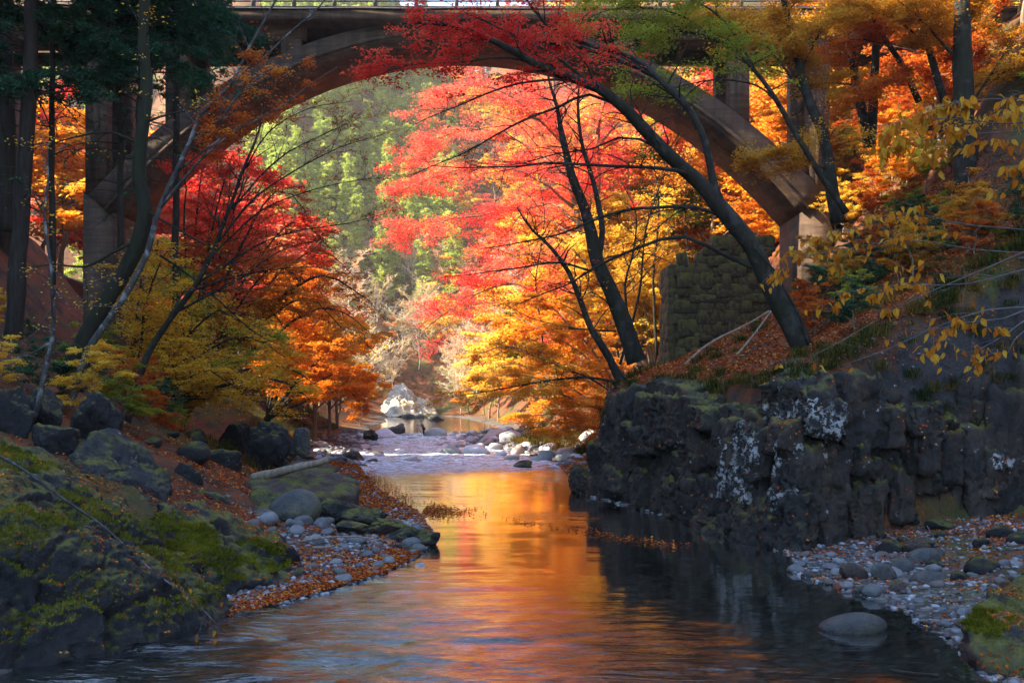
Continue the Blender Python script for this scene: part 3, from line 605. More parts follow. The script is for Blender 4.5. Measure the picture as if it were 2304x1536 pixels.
# river stones: one object each
SM = [mesh('stone', *rock(900 + i, 3, (1, .8, .6), 8, .08, 1.3, .58, 18), M['stone']) for i in range(12)]
def stones(n, seed, pick, size, label, group, name='stone', flat=1.0, sink=.25, mat=None):
    R = RS(seed); k_ = 0; done = []; ss = [size(RS(q), *pick(RS(q))) for q in range(60)]
    for _ in range(n * 30):
        if k_ >= n: break
        x, y = pick(R); s_ = size(R, x, y)
        if any((x - a) ** 2 + (y - b) ** 2 < (.75 * (s_ + c)) ** 2 for a, b, c in done): continue
        done.append((x, y, s_)); z = max(hz(x, y), -.1 - s_ * .1)
        o = link(name, SM[R.randint(12)], None, (x, y, z + s_ * (.6 * flat) * (.5 - sink)), (R.uniform(-.2, .2), R.uniform(-.2, .2), R.uniform(0, 6.3)), (s_, s_ * R.uniform(.8, 1.2), s_ * flat * R.uniform(.8, 1.25)))
        if mat: o.material_slots[0].link = 'OBJECT'; o.material_slots[0].material = M[mat]
        big_ = 'small' if s_ < np.quantile(ss, .33) else ('middling' if s_ < np.quantile(ss, .75) else 'large'); e_ = min(abs(x - xl(y)), abs(x - xr(y)))
        tag(o, big_ + ' ' + label.replace('larger ', '') + (' near the waterline' if e_ < .9 else ' back from the water'), 'stone' if name != 'mossy_rock' else 'rock', group); k_ += 1
def u(R, a, b): return R.uniform(a, b)
def lbar(R):
    y = u(R, 20.3, 31.5); return xl(y) - abs(R.normal(0, 1.5)) - .15, y
stones(66, 1, lbar, lambda R, x, y: .09 + .16 * R.rand() ** 2 + (.05 if y > 26 else 0), 'bluish grey cobble on the left gravel bar', 'cobbles on the left gravel bar')
stones(14, 2, lambda R: (px(u(R, 590, 740), 1190, 27)[0], u(R, 25.5, 29.5)), lambda R, x, y: u(R, .18, .36), 'blue grey stone beside the round boulder', 'larger stones by the round boulder', 'large_stone')
def rbar(R):
    y = u(R, 16.6, 25.5); return xr(y) + R.rand() ** 1.3 * (4.2 if y < 22 else 3.0) + .05, y
stones(52, 3, rbar, lambda R, x, y: .09 + .15 * R.rand() ** 2 + (.06 if y > 20 else 0), 'grey cobble on the right beach', 'cobbles on the right beach')
def l_rap(R):
    y = u(R, 66, 120); return xl(y) + R.normal(-.3, 1.4), y
stones(46, 4, l_rap, lambda R, x, y: .2 + .5 * R.rand() ** 2, 'pale stone on the left edge of the rapid', 'pale stones left of the rapid', mat='palestone')
def r_rap(R):
    y = u(R, 64, 122); return xr(y) + u(R, -2.6, 5.0), y
stones(90, 5, r_rap, lambda R, x, y: .26 + .65 * R.rand() ** 1.8, 'pale stone on the right edge of the rapid', 'pale stones right of the rapid', mat='palestone')
def mid_rap(R):
    y = u(R, 84, 118); return u(R, xl(y), xr(y)), y
stones(22, 6, mid_rap, lambda R, x, y: .25 + .45 * R.rand() ** 1.5, 'stone standing in the rapid', 'stones in the rapid', mat='palestone')
def rbank(R):
    y = u(R, 45, 66); return xr(y) + abs(R.normal(.3, 1.2)), y
stones(8, 7, rbank, lambda R, x, y: .12 + .3 * R.rand() ** 2, 'stone in the red leaves below the right bank', 'stones below the right bank')
def lbank(R):
    y = u(R, 32, 62); return xl(y) - abs(R.normal(.6, 2)), y
stones(2, 8, lbank, lambda R, x, y: .12 + .35 * R.rand() ** 2, 'mossy grey stone on the leaf covered left bank', 'stones on the left bank')
stones(34, 9, lambda R: (lambda y: (xl(y) - u(R, 3.2, 13), y))(u(R, 25, 64)), lambda R, x, y: u(R, .35, .95), 'dark mossy rock on the left bank slope', 'mossy rocks on the left slope', 'mossy_rock', 1.0, .3, 'mossrock')
stones(26, 10, lambda R: (lambda y: (xr(y) + u(R, 2.4, 8.5), y))(u(R, 16.5, 28)), lambda R, x, y: u(R, .22, .6), 'dark mossy rock on the right beach', 'mossy rocks on the right beach', 'mossy_rock', 1.0, .3, 'mossrock')
for i, (x, y, d, s_, mt, lb) in enumerate([(795, 1034, 66, .95, 'brownrock', 'biggest brown stone at the left foot of the rapid'), (765, 1043, 62, .6, 'greyrock', 'flat stone in front of the biggest brown stone'), (835, 1037, 65, .5, 'brownrock', 'low dark stone in the middle of the rapid'), (815, 1046, 60, .38, 'brownrock', 'small pointed dark stone near the left edge of the rapid'),
    (928, 1036, 66, .62, 'palestone', 'lone half round stone in the middle of the rapid'), (852, 1024, 74, .5, 'brownrock', 'thin dark stone lying in the rapid'), (1020, 1018, 76, 1.0, 'palestone', 'pale pointed stone at the near end of the right stones'), (1070, 1020, 75, 1.05, 'palestone', 'long pale stone at the near right edge of the rapid'),
    (870, 985, 108, 1.5, 'palestone', 'large blue grey boulder left of the photographer'), (985, 975, 112, 1.5, 'palestone', 'rounded grey boulder right of the photographer'), (1115, 985, 96, 1.7, 'palestone', 'tall pale boulder among the right stones'), (1150, 1000, 88, 1.4, 'palestone', 'pale boulder with an ochre side among the right stones'),
    (1185, 995, 88, 1.3, 'mossrock', 'mossy boulder at the right end of the stones'), (1180, 1052, 60, .7, 'mossrock', 'mossy dark stone at the right waterline'), (947, 1270, 24.2, .2, 'palestone', 'single pale stone with leaves standing in the golden water'), (980, 947, 200, 1.9, 'greyrock', 'pale boulder in the far pool'), (920, 940, 225, 1.6, 'greyrock', 'pale boulder below the far rock face'), (945, 938, 228, 1.8, 'greyrock', 'flat boulder on the far gravel spit'), (962, 935, 232, 1.7, 'brownrock', 'brown boulder on the far gravel spit')]):
    V, F = rock(240 + i, 4, (s_, s_ * .8, s_ * .62), 9, .09, 1.4, .55, 24); c = np.array(px(x, y, d)); c[2] = max(hz(c[0], c[1]), -.1) + s_ * .12
    thing_rock('river_boulder', (V + c, F), mt, lb, 'boulder', 'boulders in and along the rapid')

# what nobody could count: pebbles, fallen leaves
def scatter_mesh(name, pts, sizes, mat, label, seed):
    R = RS(seed); D, F = ico(1); n = len(pts); r = 1 + .28 * R.normal(size=(n, len(D)))
    V = D[None] * np.clip(r, .6, 1.4)[..., None] * sizes[:, None, None] * np.stack([R.uniform(.8, 1.3, n), R.uniform(.8, 1.3, n), R.uniform(.45, .8, n)], 1)[:, None] + pts[:, None]
    Fa = (F[None] + np.arange(n)[:, None, None] * len(D)).reshape(-1, 3)
    return tag(link(name, mesh(name, V.reshape(-1, 3), Fa, mat, True, np.repeat(R.rand(n), len(D)))), label, None, None, 'stuff')
k = NT('pebble'); c_ = k.ramp(k.attr('tint'), [(0, (.05, .055, .065)), (.3, (.15, .165, .185)), (.5, (.10, .11, .12)), (.7, (.25, .27, .30)), (.9, (.13, .10, .09))], 'CONSTANT'); k.principled(c_, .7); M['pebble'] = k.m
R = RS(21); n = 9000
y = R.uniform(18.5, 34, n); x = xl(y) - np.abs(R.normal(0, 2.0, n)) + .15
y2 = R.uniform(14, 30, 6000); x2 = xr(y2) + R.rand(6000) ** 1.3 * 9 - .3
y3 = R.uniform(60, 125, 5000); sd = R.rand(5000) < .35; x3 = np.where(sd, xl(y3) - R.normal(.5, 1.6, 5000), xr(y3) + R.uniform(-1.0, 7, 5000))
y4 = R.uniform(34, 58, 3000); x4 = np.where(R.rand(3000) < .7, xl(y4) - R.normal(.2, .8, 3000), xr(y4) + np.abs(R.normal(0, .8, 3000)))
xa, ya = np.concatenate([x, x2, x3, x4]), np.concatenate([y, y2, y3, y4]); za = height(xa, ya)
sz = np.concatenate([.018 + .075 * R.rand(n) ** 3, .02 + .075 * R.rand(6000) ** 3, .07 + .26 * R.rand(5000) ** 3, .03 + .09 * R.rand(3000) ** 3]); ok = za > -.12
scatter_mesh('pebbles', np.stack([xa, ya, za], 1)[ok], sz[ok], M['pebble'], 'grey pebbles and gravel of the river bars', 22)

def leaf_quads(P, N, size, R, aspect=.62, fold=.12):
    """rhombic leaves, folded along the midrib, lying in the plane across N"""
    n = len(P); a = R.normal(size=(n, 3)); U = unit(np.cross(N, a)); W = np.cross(N, U); s_ = np.broadcast_to(size, (n,))[:, None]
    V = np.stack([P - U * s_ * .5, P + W * s_ * aspect * .5 + N * s_ * fold, P + U * s_ * .58, P - W * s_ * aspect * .5 + N * s_ * fold], 1)
    return V.reshape(-1, 3), np.arange(n * 4).reshape(n, 4)
def litter(name, x, y, size, label, seed, zoff=.02, tint=None, mat='litter', zfix=None):
    R = RS(seed); n = len(x); z = height(x, y) if zfix is None else zfix
    N = unit(np.stack([R.normal(0, .45, n), R.normal(0, .45, n), np.ones(n)], 1))
    V, F = leaf_quads(np.stack([x, y, z + zoff + R.rand(n) * .03], 1), N, size, R)
    t = R.rand(n) if tint is None else tint
    return tag(link(name, mesh(name, V, F, M[mat], False, np.repeat(t, 4))), label, None, None, 'stuff')
R = RS(31)
def clump(x, y, n, s=.9):
    f = fbm(np.stack([x * s, y * s, x * 0], 1), 3, 77); return f > -.22
y = R.uniform(17, 62, 60000); x = xl(y) - np.abs(R.normal(0, 5.6, 60000)) + .05; q = clump(x, y, 0) | (np.abs(xl(y) - x) < .35); x, y = x[q], y[q]
y2 = R.uniform(14, 30, 9000); x2 = xr(y2) + R.rand(9000) * 9.5; q = clump(x2, y2, 0, 1.3); x2, y2 = x2[q], y2[q]
yb_ = R.uniform(17.5, 26, 9000); xb_ = xl(yb_) - np.abs(R.normal(0, .55, 9000)) + .08; x, y = np.concatenate([x, xb_]), np.concatenate([y, yb_])
y3 = R.uniform(44, 72, 16000); x3 = xr(y3) + np.abs(R.normal(0, 3.5, 16000)); 
x4 = R.uniform(4, 20, 60000); y4 = R.uniform(28, 60, 60000); q = (x4 - xr(y4) > 1.8) & (y4 > 27.5 + (x4 - 7.4) * .42); x4, y4 = x4[q], y4[q]
xa, ya = np.concatenate([x, x2, x3, x4]), np.concatenate([y, y2, y3, y4]); za = height(xa, ya); q = za > -.02; xa, ya = xa[q], ya[q]
litter('fallen_leaves', xa, ya, .035 + .0019 * ya * R.uniform(.8, 1.3, len(xa)), 'red and brown fallen leaves drifted over banks and gravel', 32)
# leaves afloat in the tail current, and rafts against the left gravel
t = R.rand(420); x = -.2 + 4.8 * t + R.normal(0, .25, 420); y = 33.5 - 6.5 * t + R.normal(0, .35, 420); q = R.rand(420) < .25 + .75 * smooth(.3, .7, t); x, y = x[q], y[q]
x2 = -3.2 + np.abs(R.normal(0, .75, 900)); y2 = 36 + R.normal(0, 1.0, 900) - .4 * (x2 + 3.2)
x3 = xl(np.linspace(38, 56, 700)) + np.abs(R.normal(0, .5, 700)); y3 = np.linspace(38, 56, 700)
xa, ya = np.concatenate([x, x2, x3]), np.concatenate([y, y2, y3])
litter('floating_leaves', xa, ya, .09, 'red leaves afloat in the current and along the left edge', 33, .022, None, 'litter', np.zeros(len(xa)))

# grass and sedge on the right cliff top, ferns on the left
def blades(name, cx, cy_, hgt, label, seed, per=80, zc=None, spread=.16):
    R = RS(seed); n = len(cx); z = height(cx, cy_) if zc is None else zc; N = n * per
    b = np.repeat(np.stack([cx, cy_, z - .05], 1), per, 0) + np.stack([R.normal(0, spread, N), R.normal(0, spread, N), np.zeros(N)], 1)
    a = R.uniform(0, 6.283, N); h = np.repeat(hgt, per) * R.uniform(.6, 1.2, N); out = R.uniform(.45, 1.25, N) * h
    D = np.stack([np.cos(a), np.sin(a) , 0 * a], 1); Wd = np.stack([-np.sin(a), np.cos(a), 0 * a], 1) * (.007 + .007 * h)[:, None]
    up = np.array([0, 0, 1.]); p1 = b + D * (out * .4)[:, None] + up * (h * .75)[:, None]; p2 = b + D * out[:, None] + up * (h * .55)[:, None]
    V = np.stack([b - Wd, b + Wd, p1 + Wd * .8, p1 - Wd * .8, p2], 1).reshape(-1, 3); i = np.arange(N) * 5
    t = np.repeat(np.clip(np.repeat(R.beta(2, 3, n), per) + R.normal(0, .12, N), 0, 1), 5)
    return tag(link(name, mesh(name, V, [np.stack([i, i + 1, i + 2, i + 3], 1), np.stack([i + 3, i + 2, i + 4], 1)], M['grass'], True, t)), label, None, None, 'stuff')
R = RS(41); n = 900
x = R.uniform(4.6, 19, n); y = R.uniform(28, 58, n); q = (x - xr(y) > .9) & (y > 27.4 + (x - 7.4) * .42) & (fbm(np.stack([x * .5, y * .5, x * 0], 1), 3, 3) > .28); x, y = x[q], y[q]
x2 = R.uniform(7.4, 18, 130); y2 = 27.5 + (x2 - 7.4) * .42 + np.abs(R.normal(.5, .5, 130))
y3 = R.uniform(29, 43, 70); x3 = xr(y3) + 1.1 + np.abs(R.normal(0, .4, 70))
xa, ya = np.concatenate([x, x2, x3]), np.concatenate([y, y2, y3])
blades('sedge_grass', xa, ya, R.uniform(.22, .5, len(xa)), 'dark green sedge hanging over the cliff top on the right', 42)
y = R.uniform(45, 110, 420); x = xr(y) + 2.5 + np.abs(R.normal(0, 3, 420)); blades('bank_grass', x, y, R.uniform(.4, .9, 420), 'dry grass along the right bank behind the cliff', 43, 40, None, .3)
y = R.uniform(40, 120, 420); x = xl(y) - 4.4 - np.abs(R.normal(0, 3, 420)); blades('bank_grass', x, y, R.uniform(.25, .55, 420), 'dry grass along the left bank', 44, 40, None, .3)

def litter_on(names, n, size, label, seed, mats='litter', lo=.55, thr=-.05):
    """leaves lying on the tops of given rocks"""
    R = RS(seed); Vs, Ns = [], []
    for o in names:
        me = o.data; m = len(me.polygons); ce = np.zeros(m * 3, np.float32); no = np.zeros(m * 3, np.float32); ar = np.zeros(m, np.float32)
        me.polygons.foreach_get('center', ce); me.polygons.foreach_get('normal', no); me.polygons.foreach_get('area', ar)
        ce = ce.reshape(-1, 3) + np.array(o.location); ce = ce + (np.array(o.parent.location) if o.parent else 0); no = no.reshape(-1, 3); w_ = ar * (no[:, 2] > lo) + 1e-12; k_ = R.choice(m, n // len(names), p=w_ / w_.sum()); Vs.append(ce[k_]); Ns.append(no[k_])
    P = np.concatenate(Vs); N = unit(np.concatenate(Ns) + R.normal(0, .3, (len(P), 3))); q = fbm(P * 1.1, 3, seed) > thr; P, N = P[q], N[q]
    V, F = leaf_quads(P + N * .02, N, size * R.uniform(.6, 1.2, len(P)), R)
    tag(link('fallen_leaves', mesh('fallen_leaves', V, F, M[mats], False, np.repeat(R.rand(len(P)), 4))), label, None, None, 'stuff')
bl = [o for o in C.objects if o.name.startswith('boulder') and ('huge' in o['label'] or 'crest' in o['label'] or 'corner' in o['label'])]
litter_on(bl, 9000, .06, 'brown leaves lying on the mossy boulders', 61, 'litter', .72, .08)
litter_on([o for o in cliff.children if o.name.startswith('rock_block')], 6000, .09, 'red leaves caught on the ledges of the cliff', 62, 'litter', .4)

def moss_on(obs, n, label, seed):
    """short fronds standing on the mossy tops"""
    R = RS(seed); Vs, Ns = [], []
    for o in obs:
        me = o.data; m = len(me.polygons); ce = np.zeros(m * 3, np.float32); no = np.zeros(m * 3, np.float32); ar = np.zeros(m, np.float32)
        me.polygons.foreach_get('center', ce); me.polygons.foreach_get('normal', no); me.polygons.foreach_get('area', ar)
        no = no.reshape(-1, 3); ce = ce.reshape(-1, 3) + np.array(o.location); w_ = ar * (no[:, 2] > .62) * (ce[:, 2] > .3) + 1e-12; k_ = R.choice(m, n // len(obs), p=w_ / w_.sum()); Vs.append(ce[k_]); Ns.append(no[k_])
    P = np.concatenate(Vs); N = np.concatenate(Ns); q = fbm(P * .9, 4, seed) > .02; P, N = P[q], N[q]; n = len(P)
    D = unit(N + R.normal(0, .45, (n, 3))); S_ = unit(np.cross(D, R.normal(size=(n, 3)))); h = R.uniform(.03, .085, n)[:, None]; P = P + R.normal(0, .03, (n, 3)) * np.array([1, 1, .2])
    V = np.stack([P - S_ * .014, P + S_ * .014, P + D * h], 1).reshape(-1, 3)
    tag(link('moss', mesh('moss', V, np.arange(3 * n).reshape(n, 3), M['moss'], False, np.repeat(np.clip(.5 + .35 * fbm(P * 1.7, 3, 5) + R.normal(0, .12, n), 0, 1), 3))), label, None, None, 'stuff')
moss_on(bl, 120000, 'short moss on the near boulders', 66)
# ------------------------------------------------------------------ trees
def shoots(P0, D0, L, m, R, wob=.16, sag=0.0):
    """N curved shoots from points P0 along directions D0 -> (N,m,3)"""
    N = len(P0); out = np.zeros((N, m, 3)); out[:, 0] = P0; d = unit(D0); st = (L / (m - 1))[:, None]
    for i in range(1, m):
        d = unit(d + R.normal(0, wob, (N, 3)) * np.array([1, 1, .6]) + np.array([0, 0, -sag * .35]))
        out[:, i] = out[:, i - 1] + d * st
    return out
def grow(limbs, seed, l1=3.0, l1len=(.8, 2.2), l2=6, l2len=.6, start=.22, up=.12, horiz=1.0, sag=.1, wob=.06, k=7, twigs=True, twig_r=.006, step=.45, l1r=.45):
    """limbs: (points, base radius, tip radius[, first side shoot at t]) -> wood Acc and the points leaves may sit at"""
    R = RS(seed); A = Acc(); S0, SD, SL, SR = [], [], [], []
    for lb in limbs:
        pts, r0, r1 = lb[:3]; s0 = lb[3] if len(lb) > 3 else start
        P = catmull(pts, step); n = len(P); seg = np.linalg.norm(np.diff(P, axis=0), axis=1); cum = np.concatenate([[0], np.cumsum(seg)]); Lt = cum[-1]; t = cum / Lt
        P = P + np.stack([vnoise(np.stack([cum * .7, cum * 0 + seed, cum * 0 + 7 * q + len(S0)], 1), q) for q in range(3)], 1) * (wob * np.minimum(1, t * 4))[:, None]
        rad = r1 + (r0 - r1) * (1 - t) ** .9; rad = rad * (1 + .08 * vnoise(np.stack([cum * 1.3, t, t], 1), 3) + .06 * vnoise(np.stack([cum * 3.1, t, t], 1), 4))
        if s0 <= .3 and r0 > .12: rad = rad * (1 + .55 * np.exp(-cum / (2.2 * r0)))
        A.add(*tube(P, rad, k if r0 > .05 else 5))
        n1 = max(0, int(Lt * (1 - s0) * l1));
        if not n1: continue
        q = np.sort(R.uniform(s0, 1, n1)); pos = np.stack([np.interp(q, t, P[:, c]) for c in range(3)], 1)
        T = unit(np.stack([np.interp(q, t, np.gradient(P[:, c])) for c in range(3)], 1)); an = R.uniform(0, 6.283, n1)
        d = T * .75 + np.stack([np.cos(an), np.sin(an), R.normal(0, .25, n1)], 1) * horiz + np.array([0, 0, up])
        S0.append(pos); SD.append(d); SL.append(R.uniform(*l1len, n1) * (1.15 - .55 * q)); SR.append(np.minimum(l1r * np.interp(q, t, rad), .035))
    if not S0: return A, np.zeros((0, 3))
    P0, D0, L, r = np.concatenate(S0), np.concatenate(SD), np.concatenate(SL), np.concatenate(SR); r = np.maximum(r, twig_r * 1.3)
    m = 6; B = shoots(P0, D0, L, m, R, .17, sag); A.add(*tubes(B, r[:, None] * np.linspace(1, .35, m)[None], 4))
    N = len(B); u_ = R.uniform(.25, 1, (N, l2)) * (m - 1.001); i0 = u_.astype(int); f = (u_ - i0)[..., None]; ar = np.arange(N)[:, None]
    p = B[ar, i0] * (1 - f) + B[ar, i0 + 1] * f; T = unit(B[ar, i0 + 1] - B[ar, i0]); an = R.uniform(0, 6.283, (N, l2))
    d = T * .8 + np.stack([np.cos(an), np.sin(an), R.normal(0, .2, (N, l2))], -1) * .8
    L2 = (l2len * R.uniform(.5, 1.25, (N, l2)) * (L / L.mean())[:, None] ** .5).ravel()
    W = shoots(p.reshape(-1, 3), d.reshape(-1, 3), L2, 4, R, .2, sag)
    if twigs: A.add(*tubes(W, np.broadcast_to(twig_r * np.linspace(1, .5, 4)[None], W.shape[:2]), 3))
    return A, np.concatenate([W[:, 1:].reshape(-1, 3), B[:, 3:].reshape(-1, 3)])
def foliage(pts, n, size, seed, sx=.18, sz=.05, flat=.45, keep=None, tint=None, aspect=.62, cl=.6):
    """n leaves set near pts in flat sprays; keep(px, py) thins them, tint(P, noise) colours them"""
    R = RS(seed); P = pts[R.randint(0, len(pts), n)] + R.normal(size=(n, 3)) * np.array([sx, sx, sz])
    if keep is not None:
        a, b = proj(P); P = P[R.rand(n) < keep(a, b)]
    n = len(P); N = unit(np.stack([R.normal(0, flat, n), R.normal(0, flat, n), np.ones(n)], 1))
    t = .5 + .30 * fbm(P * cl, 3, seed) + R.normal(0, .10, n)
    if tint is not None: t = tint(P, t)
    V, F = leaf_quads(P, N, size * R.uniform(.7, 1.25, n), R, aspect)
    return V, F, np.repeat(np.clip(t, 0, 1), 4)
def tree(name, label, cat, limbs, bark, leaf=None, n=0, size=.1, seed=0, group=None, g={}, f={}, crown='crown', extra=None):
    base = np.array(limbs[0][0][0], float)
    t = empty(name, tuple(base), label, cat, group); A, pts = grow(limbs, seed, **g)
    link('trunk', A.mesh('trunk', M[bark], base), t)
    for lf, nn, sz, kw in ([(leaf, n, size, f)] if leaf else []) + (extra or []):
        V, F, tn = foliage(pts, nn, sz, seed + 5, **kw); link(crown, mesh(crown, V - base, F, M[lf], False, tn), t); seed += 3
    return t, pts
def rx(d, w): return w / FPX * d / 2

# --- right bank: the leaning maple over the river
d0 = 33
L1_ = [(PX([(1822, 815, 33), (1765, 705), (1728, 630), (1692, 560), (1650, 500), (1610, 455), (1560, 405), (1500, 345, 32.5), (1450, 295), (1410, 250), (1370, 218, 32), (1300, 178), (1200, 140, 31), (1120, 100), (1010, 60, 30.5), (900, 50)]), rx(33, 54), .02, .45),
       (PX([(1618, 462, 33), (1600, 390, 33.2), (1585, 320), (1555, 250), (1500, 190, 33.5), (1420, 130), (1300, 92), (1230, 55), (1180, -10), (1120, -60)]), .15, .02, .3),
       (PX([(1570, 290, 33.4), (1535, 225), (1470, 170, 34), (1380, 130), (1290, 105), (1150, 90), (1020, 85), (900, 110)]), .09, .012),
       (PX([(1693, 602, 33), (1640, 577), (1590, 549, 32.5), (1540, 533), (1490, 536), (1430, 555, 32), (1370, 590), (1310, 620), (1240, 655, 31), (1160, 690)]), .085, .012, .4),
       (PX([(1650, 503, 33), (1600, 476), (1540, 462, 32), (1470, 465), (1400, 475, 31.5), (1330, 500), (1260, 530), (1180, 545), (1080, 560, 31)]), .075, .01),
       (PX([(1612, 455, 33), (1560, 402), (1500, 380, 32), (1420, 374), (1340, 371), (1280, 370, 31.5), (1230, 366), (1150, 376), (1060, 380, 31), (960, 372)]), .08, .01),
       (PX([(1520, 362, 32.6), (1440, 310), (1390, 306, 33), (1330, 332), (1250, 345, 33.5), (1150, 370), (1050, 362)]), .05, .008),
       (PX([(1410, 250, 32.3), (1330, 212), (1260, 237, 32), (1180, 267), (1100, 310, 31.5), (1030, 350), (920, 400)]), .06, .009),
       (PX([(1385, 225, 32.2), (1300, 182), (1230, 176, 31), (1130, 200), (1050, 226, 31), (930, 282)]), .06, .009),
       (PX([(1210, 143, 31), (1150, 131), (1060, 136, 30.5), (960, 142), (840, 172)]), .045, .008),
       (PX([(1330, 190, 32), (1240, 122), (1130, 62, 32), (1060, 32), (980, -10)]), .055, .008),
       (PX([(1828, 795, 32.6), (1797, 705), (1772, 662), (1745, 612), (1700, 560)]), .075, .02, .8)]
def kp(a, b):
    m = smooth(1500, 1330, a) * smooth(230, 130, b) + .55 * smooth(1000, 900, a) * smooth(260, 180, b); return np.clip(m, .015, 1)
tree('maple_tree', 'dark leaning maple on the cliff top whose bare limbs arch across the bridge', 'tree', L1_, 'bark', 'red', 34000, .105, 11, None,
     dict(l1=3.4, l1len=(.8, 2.2), l2=7, l2len=.6, sag=.12, horiz=.8, twig_r=.005), dict(sx=.12, sz=.035, keep=kp))
# --- right bank: dark double trunk at the end of the cliff
L2_ = [(PX([(1432, 815, 44), (1402, 722), (1372, 652), (1342, 592), (1330, 530), (1312, 470), (1287, 400), (1266, 320), (1255, 240), (1235, 170)]), rx(44, 46), .04, .4),
       (PX([(1342, 592, 44), (1355, 520), (1342, 430), (1312, 330), (1300, 230), (1310, 150)]), .16, .03, .3),
       (PX([(1402, 870, 43.5), (1366, 800), (1332, 740), (1302, 672), (1282, 610), (1242, 560), (1202, 520), (1165, 465)]), .20, .03, .3),
       (PX([(1417, 745, 44), (1405, 640), (1425, 560), (1430, 480), (1400, 410)]), .07, .015), (PX([(1330, 610, 44), (1260, 590, 43), (1180, 600), (1090, 610), (1000, 625)]), .06, .01),
       (PX([(1395, 862, 43.5), (1330, 850, 43), (1250, 855), (1180, 866, 42), (1100, 880), (1010, 892)]), .07, .01), (PX([(1385, 745, 44), (1300, 742, 43), (1220, 722), (1150, 692)]), .05, .01),
       (PX([(1390, 890, 43.5), (1320, 850, 43), (1230, 812), (1140, 780)]), .05, .01), (PX([(1380, 690, 44), (1330, 660, 43), (1280, 670)]), .04, .01)]
tree('double_trunk_tree', 'dark double trunked tree at the river end of the cliff', 'tree', L2_, 'bark', 'orange', 16000, .12, 21, None,
     dict(l1=3.6, l1len=(.9, 2.2), l2=6, l2len=.6, sag=.1), dict(sx=.15, sz=.04, keep=lambda a, b: np.clip(.9 * smooth(620, 800, b) * smooth(1420, 1330, a), .04, 1)))
# --- beyond the bridge: the great red maple and its neighbours, in full sun
d = 86
L3_ = [(PX([(1420, 905, d), (1370, 780), (1330, 640), (1300, 500), (1275, 380), (1255, 260), (1240, 150), (1230, 60)]), .42, .06, .5), (PX([(1390, 830, d), (1372, 640), (1352, 480), (1345, 330), (1350, 200), (1330, 90)]), .28, .05, .45)]
for i, q in enumerate([[(1325, 620), (1230, 570), (1130, 590), (1040, 640), (960, 700)], [(1310, 540), (1200, 480), (1080, 480), (960, 510), (870, 540)], [(1295, 470), (1180, 390), (1060, 380), (950, 410), (860, 450)],
                       [(1280, 400), (1160, 310), (1060, 290), (960, 320), (890, 370)], [(1265, 320), (1150, 220), (1060, 190), (970, 210), (930, 260)], [(1255, 260), (1180, 150), (1080, 120), (990, 140)], [(1330, 640), (1230, 660), (1130, 640), (1010, 700), (930, 760)],
                       [(1352, 480), (1430, 380), (1500, 340), (1560, 370)], [(1345, 330), (1420, 240), (1500, 220), (1560, 270)], [(1290, 440), (1230, 330), (1200, 240), (1150, 180)], [(1345, 300), (1370, 200), (1430, 150), (1480, 170)], [(1300, 500), (1240, 460), (1190, 470), (1120, 540)]]):
    dd = d + (-5, 4, -2, 6, -4, 3)[i % 6]; L3_.append((np.vstack([PX(q[:1], d), PX(q[1:], dd)]), .13, .025, .15))
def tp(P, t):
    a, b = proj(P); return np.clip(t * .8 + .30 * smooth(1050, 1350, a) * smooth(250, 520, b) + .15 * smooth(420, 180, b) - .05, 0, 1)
def kp3(a, b):                                            # the ragged left edge of the great red crown
    e = 850 + 120 * smooth(330, 170, b) + 60 * smooth(520, 640, b) + 22 * np.sin(b * .045) + 16 * np.sin(b * .11 + 1)
    return smooth(e - 25, e + 40, a) * (1 - .75 * smooth(600, 790, b))
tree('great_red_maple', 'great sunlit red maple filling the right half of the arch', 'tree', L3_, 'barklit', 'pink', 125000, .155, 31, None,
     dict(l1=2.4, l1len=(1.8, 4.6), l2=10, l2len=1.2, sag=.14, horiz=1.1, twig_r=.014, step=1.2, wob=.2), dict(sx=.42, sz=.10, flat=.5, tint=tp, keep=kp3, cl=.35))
def spread(basepx, d, tips, r=.16, mid=.5, lift=60):
    """a trunk that fans into limbs ending at the given pixels"""
    b = px(*basepx, d); out = []
    for i, (tx, ty) in enumerate(tips):
        dd = d + (-3, 2.5, 0, -2, 3)[i % 5] * d / 60; m_ = (basepx[0] + (tx - basepx[0]) * .38, basepx[1] + (ty - basepx[1]) * .62 - lift * .3); m2 = (basepx[0] + (tx - basepx[0]) * .75, basepx[1] + (ty - basepx[1]) * .95 - lift * .5)
        out.append((np.array([b, px(*m_, d + (dd - d) * .4), px(*m2, dd), px(tx, ty, dd)]), r if i == 0 else r * .6, .02, .25))
    return out
G = dict(l1=2.0, l1len=(1.0, 2.6), l2=8, l2len=.8, sag=.12, twig_r=.009, step=.8, wob=.12)
def fan(name, label, cat, base, d, tips, bark, leaf, n, size, seed, lift=60, group=None, r=.16, g=G, f={}):
    return tree(name, label, cat, spread(base, d, tips, r, .5, lift), bark, leaf, n, size, seed, group, g, dict(dict(sx=.2, sz=.06), **f))
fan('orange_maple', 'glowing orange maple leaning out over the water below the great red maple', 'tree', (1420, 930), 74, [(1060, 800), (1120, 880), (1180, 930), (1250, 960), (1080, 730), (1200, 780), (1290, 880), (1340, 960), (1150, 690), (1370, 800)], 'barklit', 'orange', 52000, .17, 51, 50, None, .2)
fan('orange_maple', 'yellow orange maple rising behind the double trunked tree', 'tree', (1470, 850), 80, [(1180, 560), (1260, 640), (1330, 520), (1420, 600), (1500, 560), (1560, 640), (1240, 740), (1450, 720), (1540, 740), (1380, 450), (1480, 440)], 'barklit', 'yellow', 56000, .19, 53, 80, None, .22)
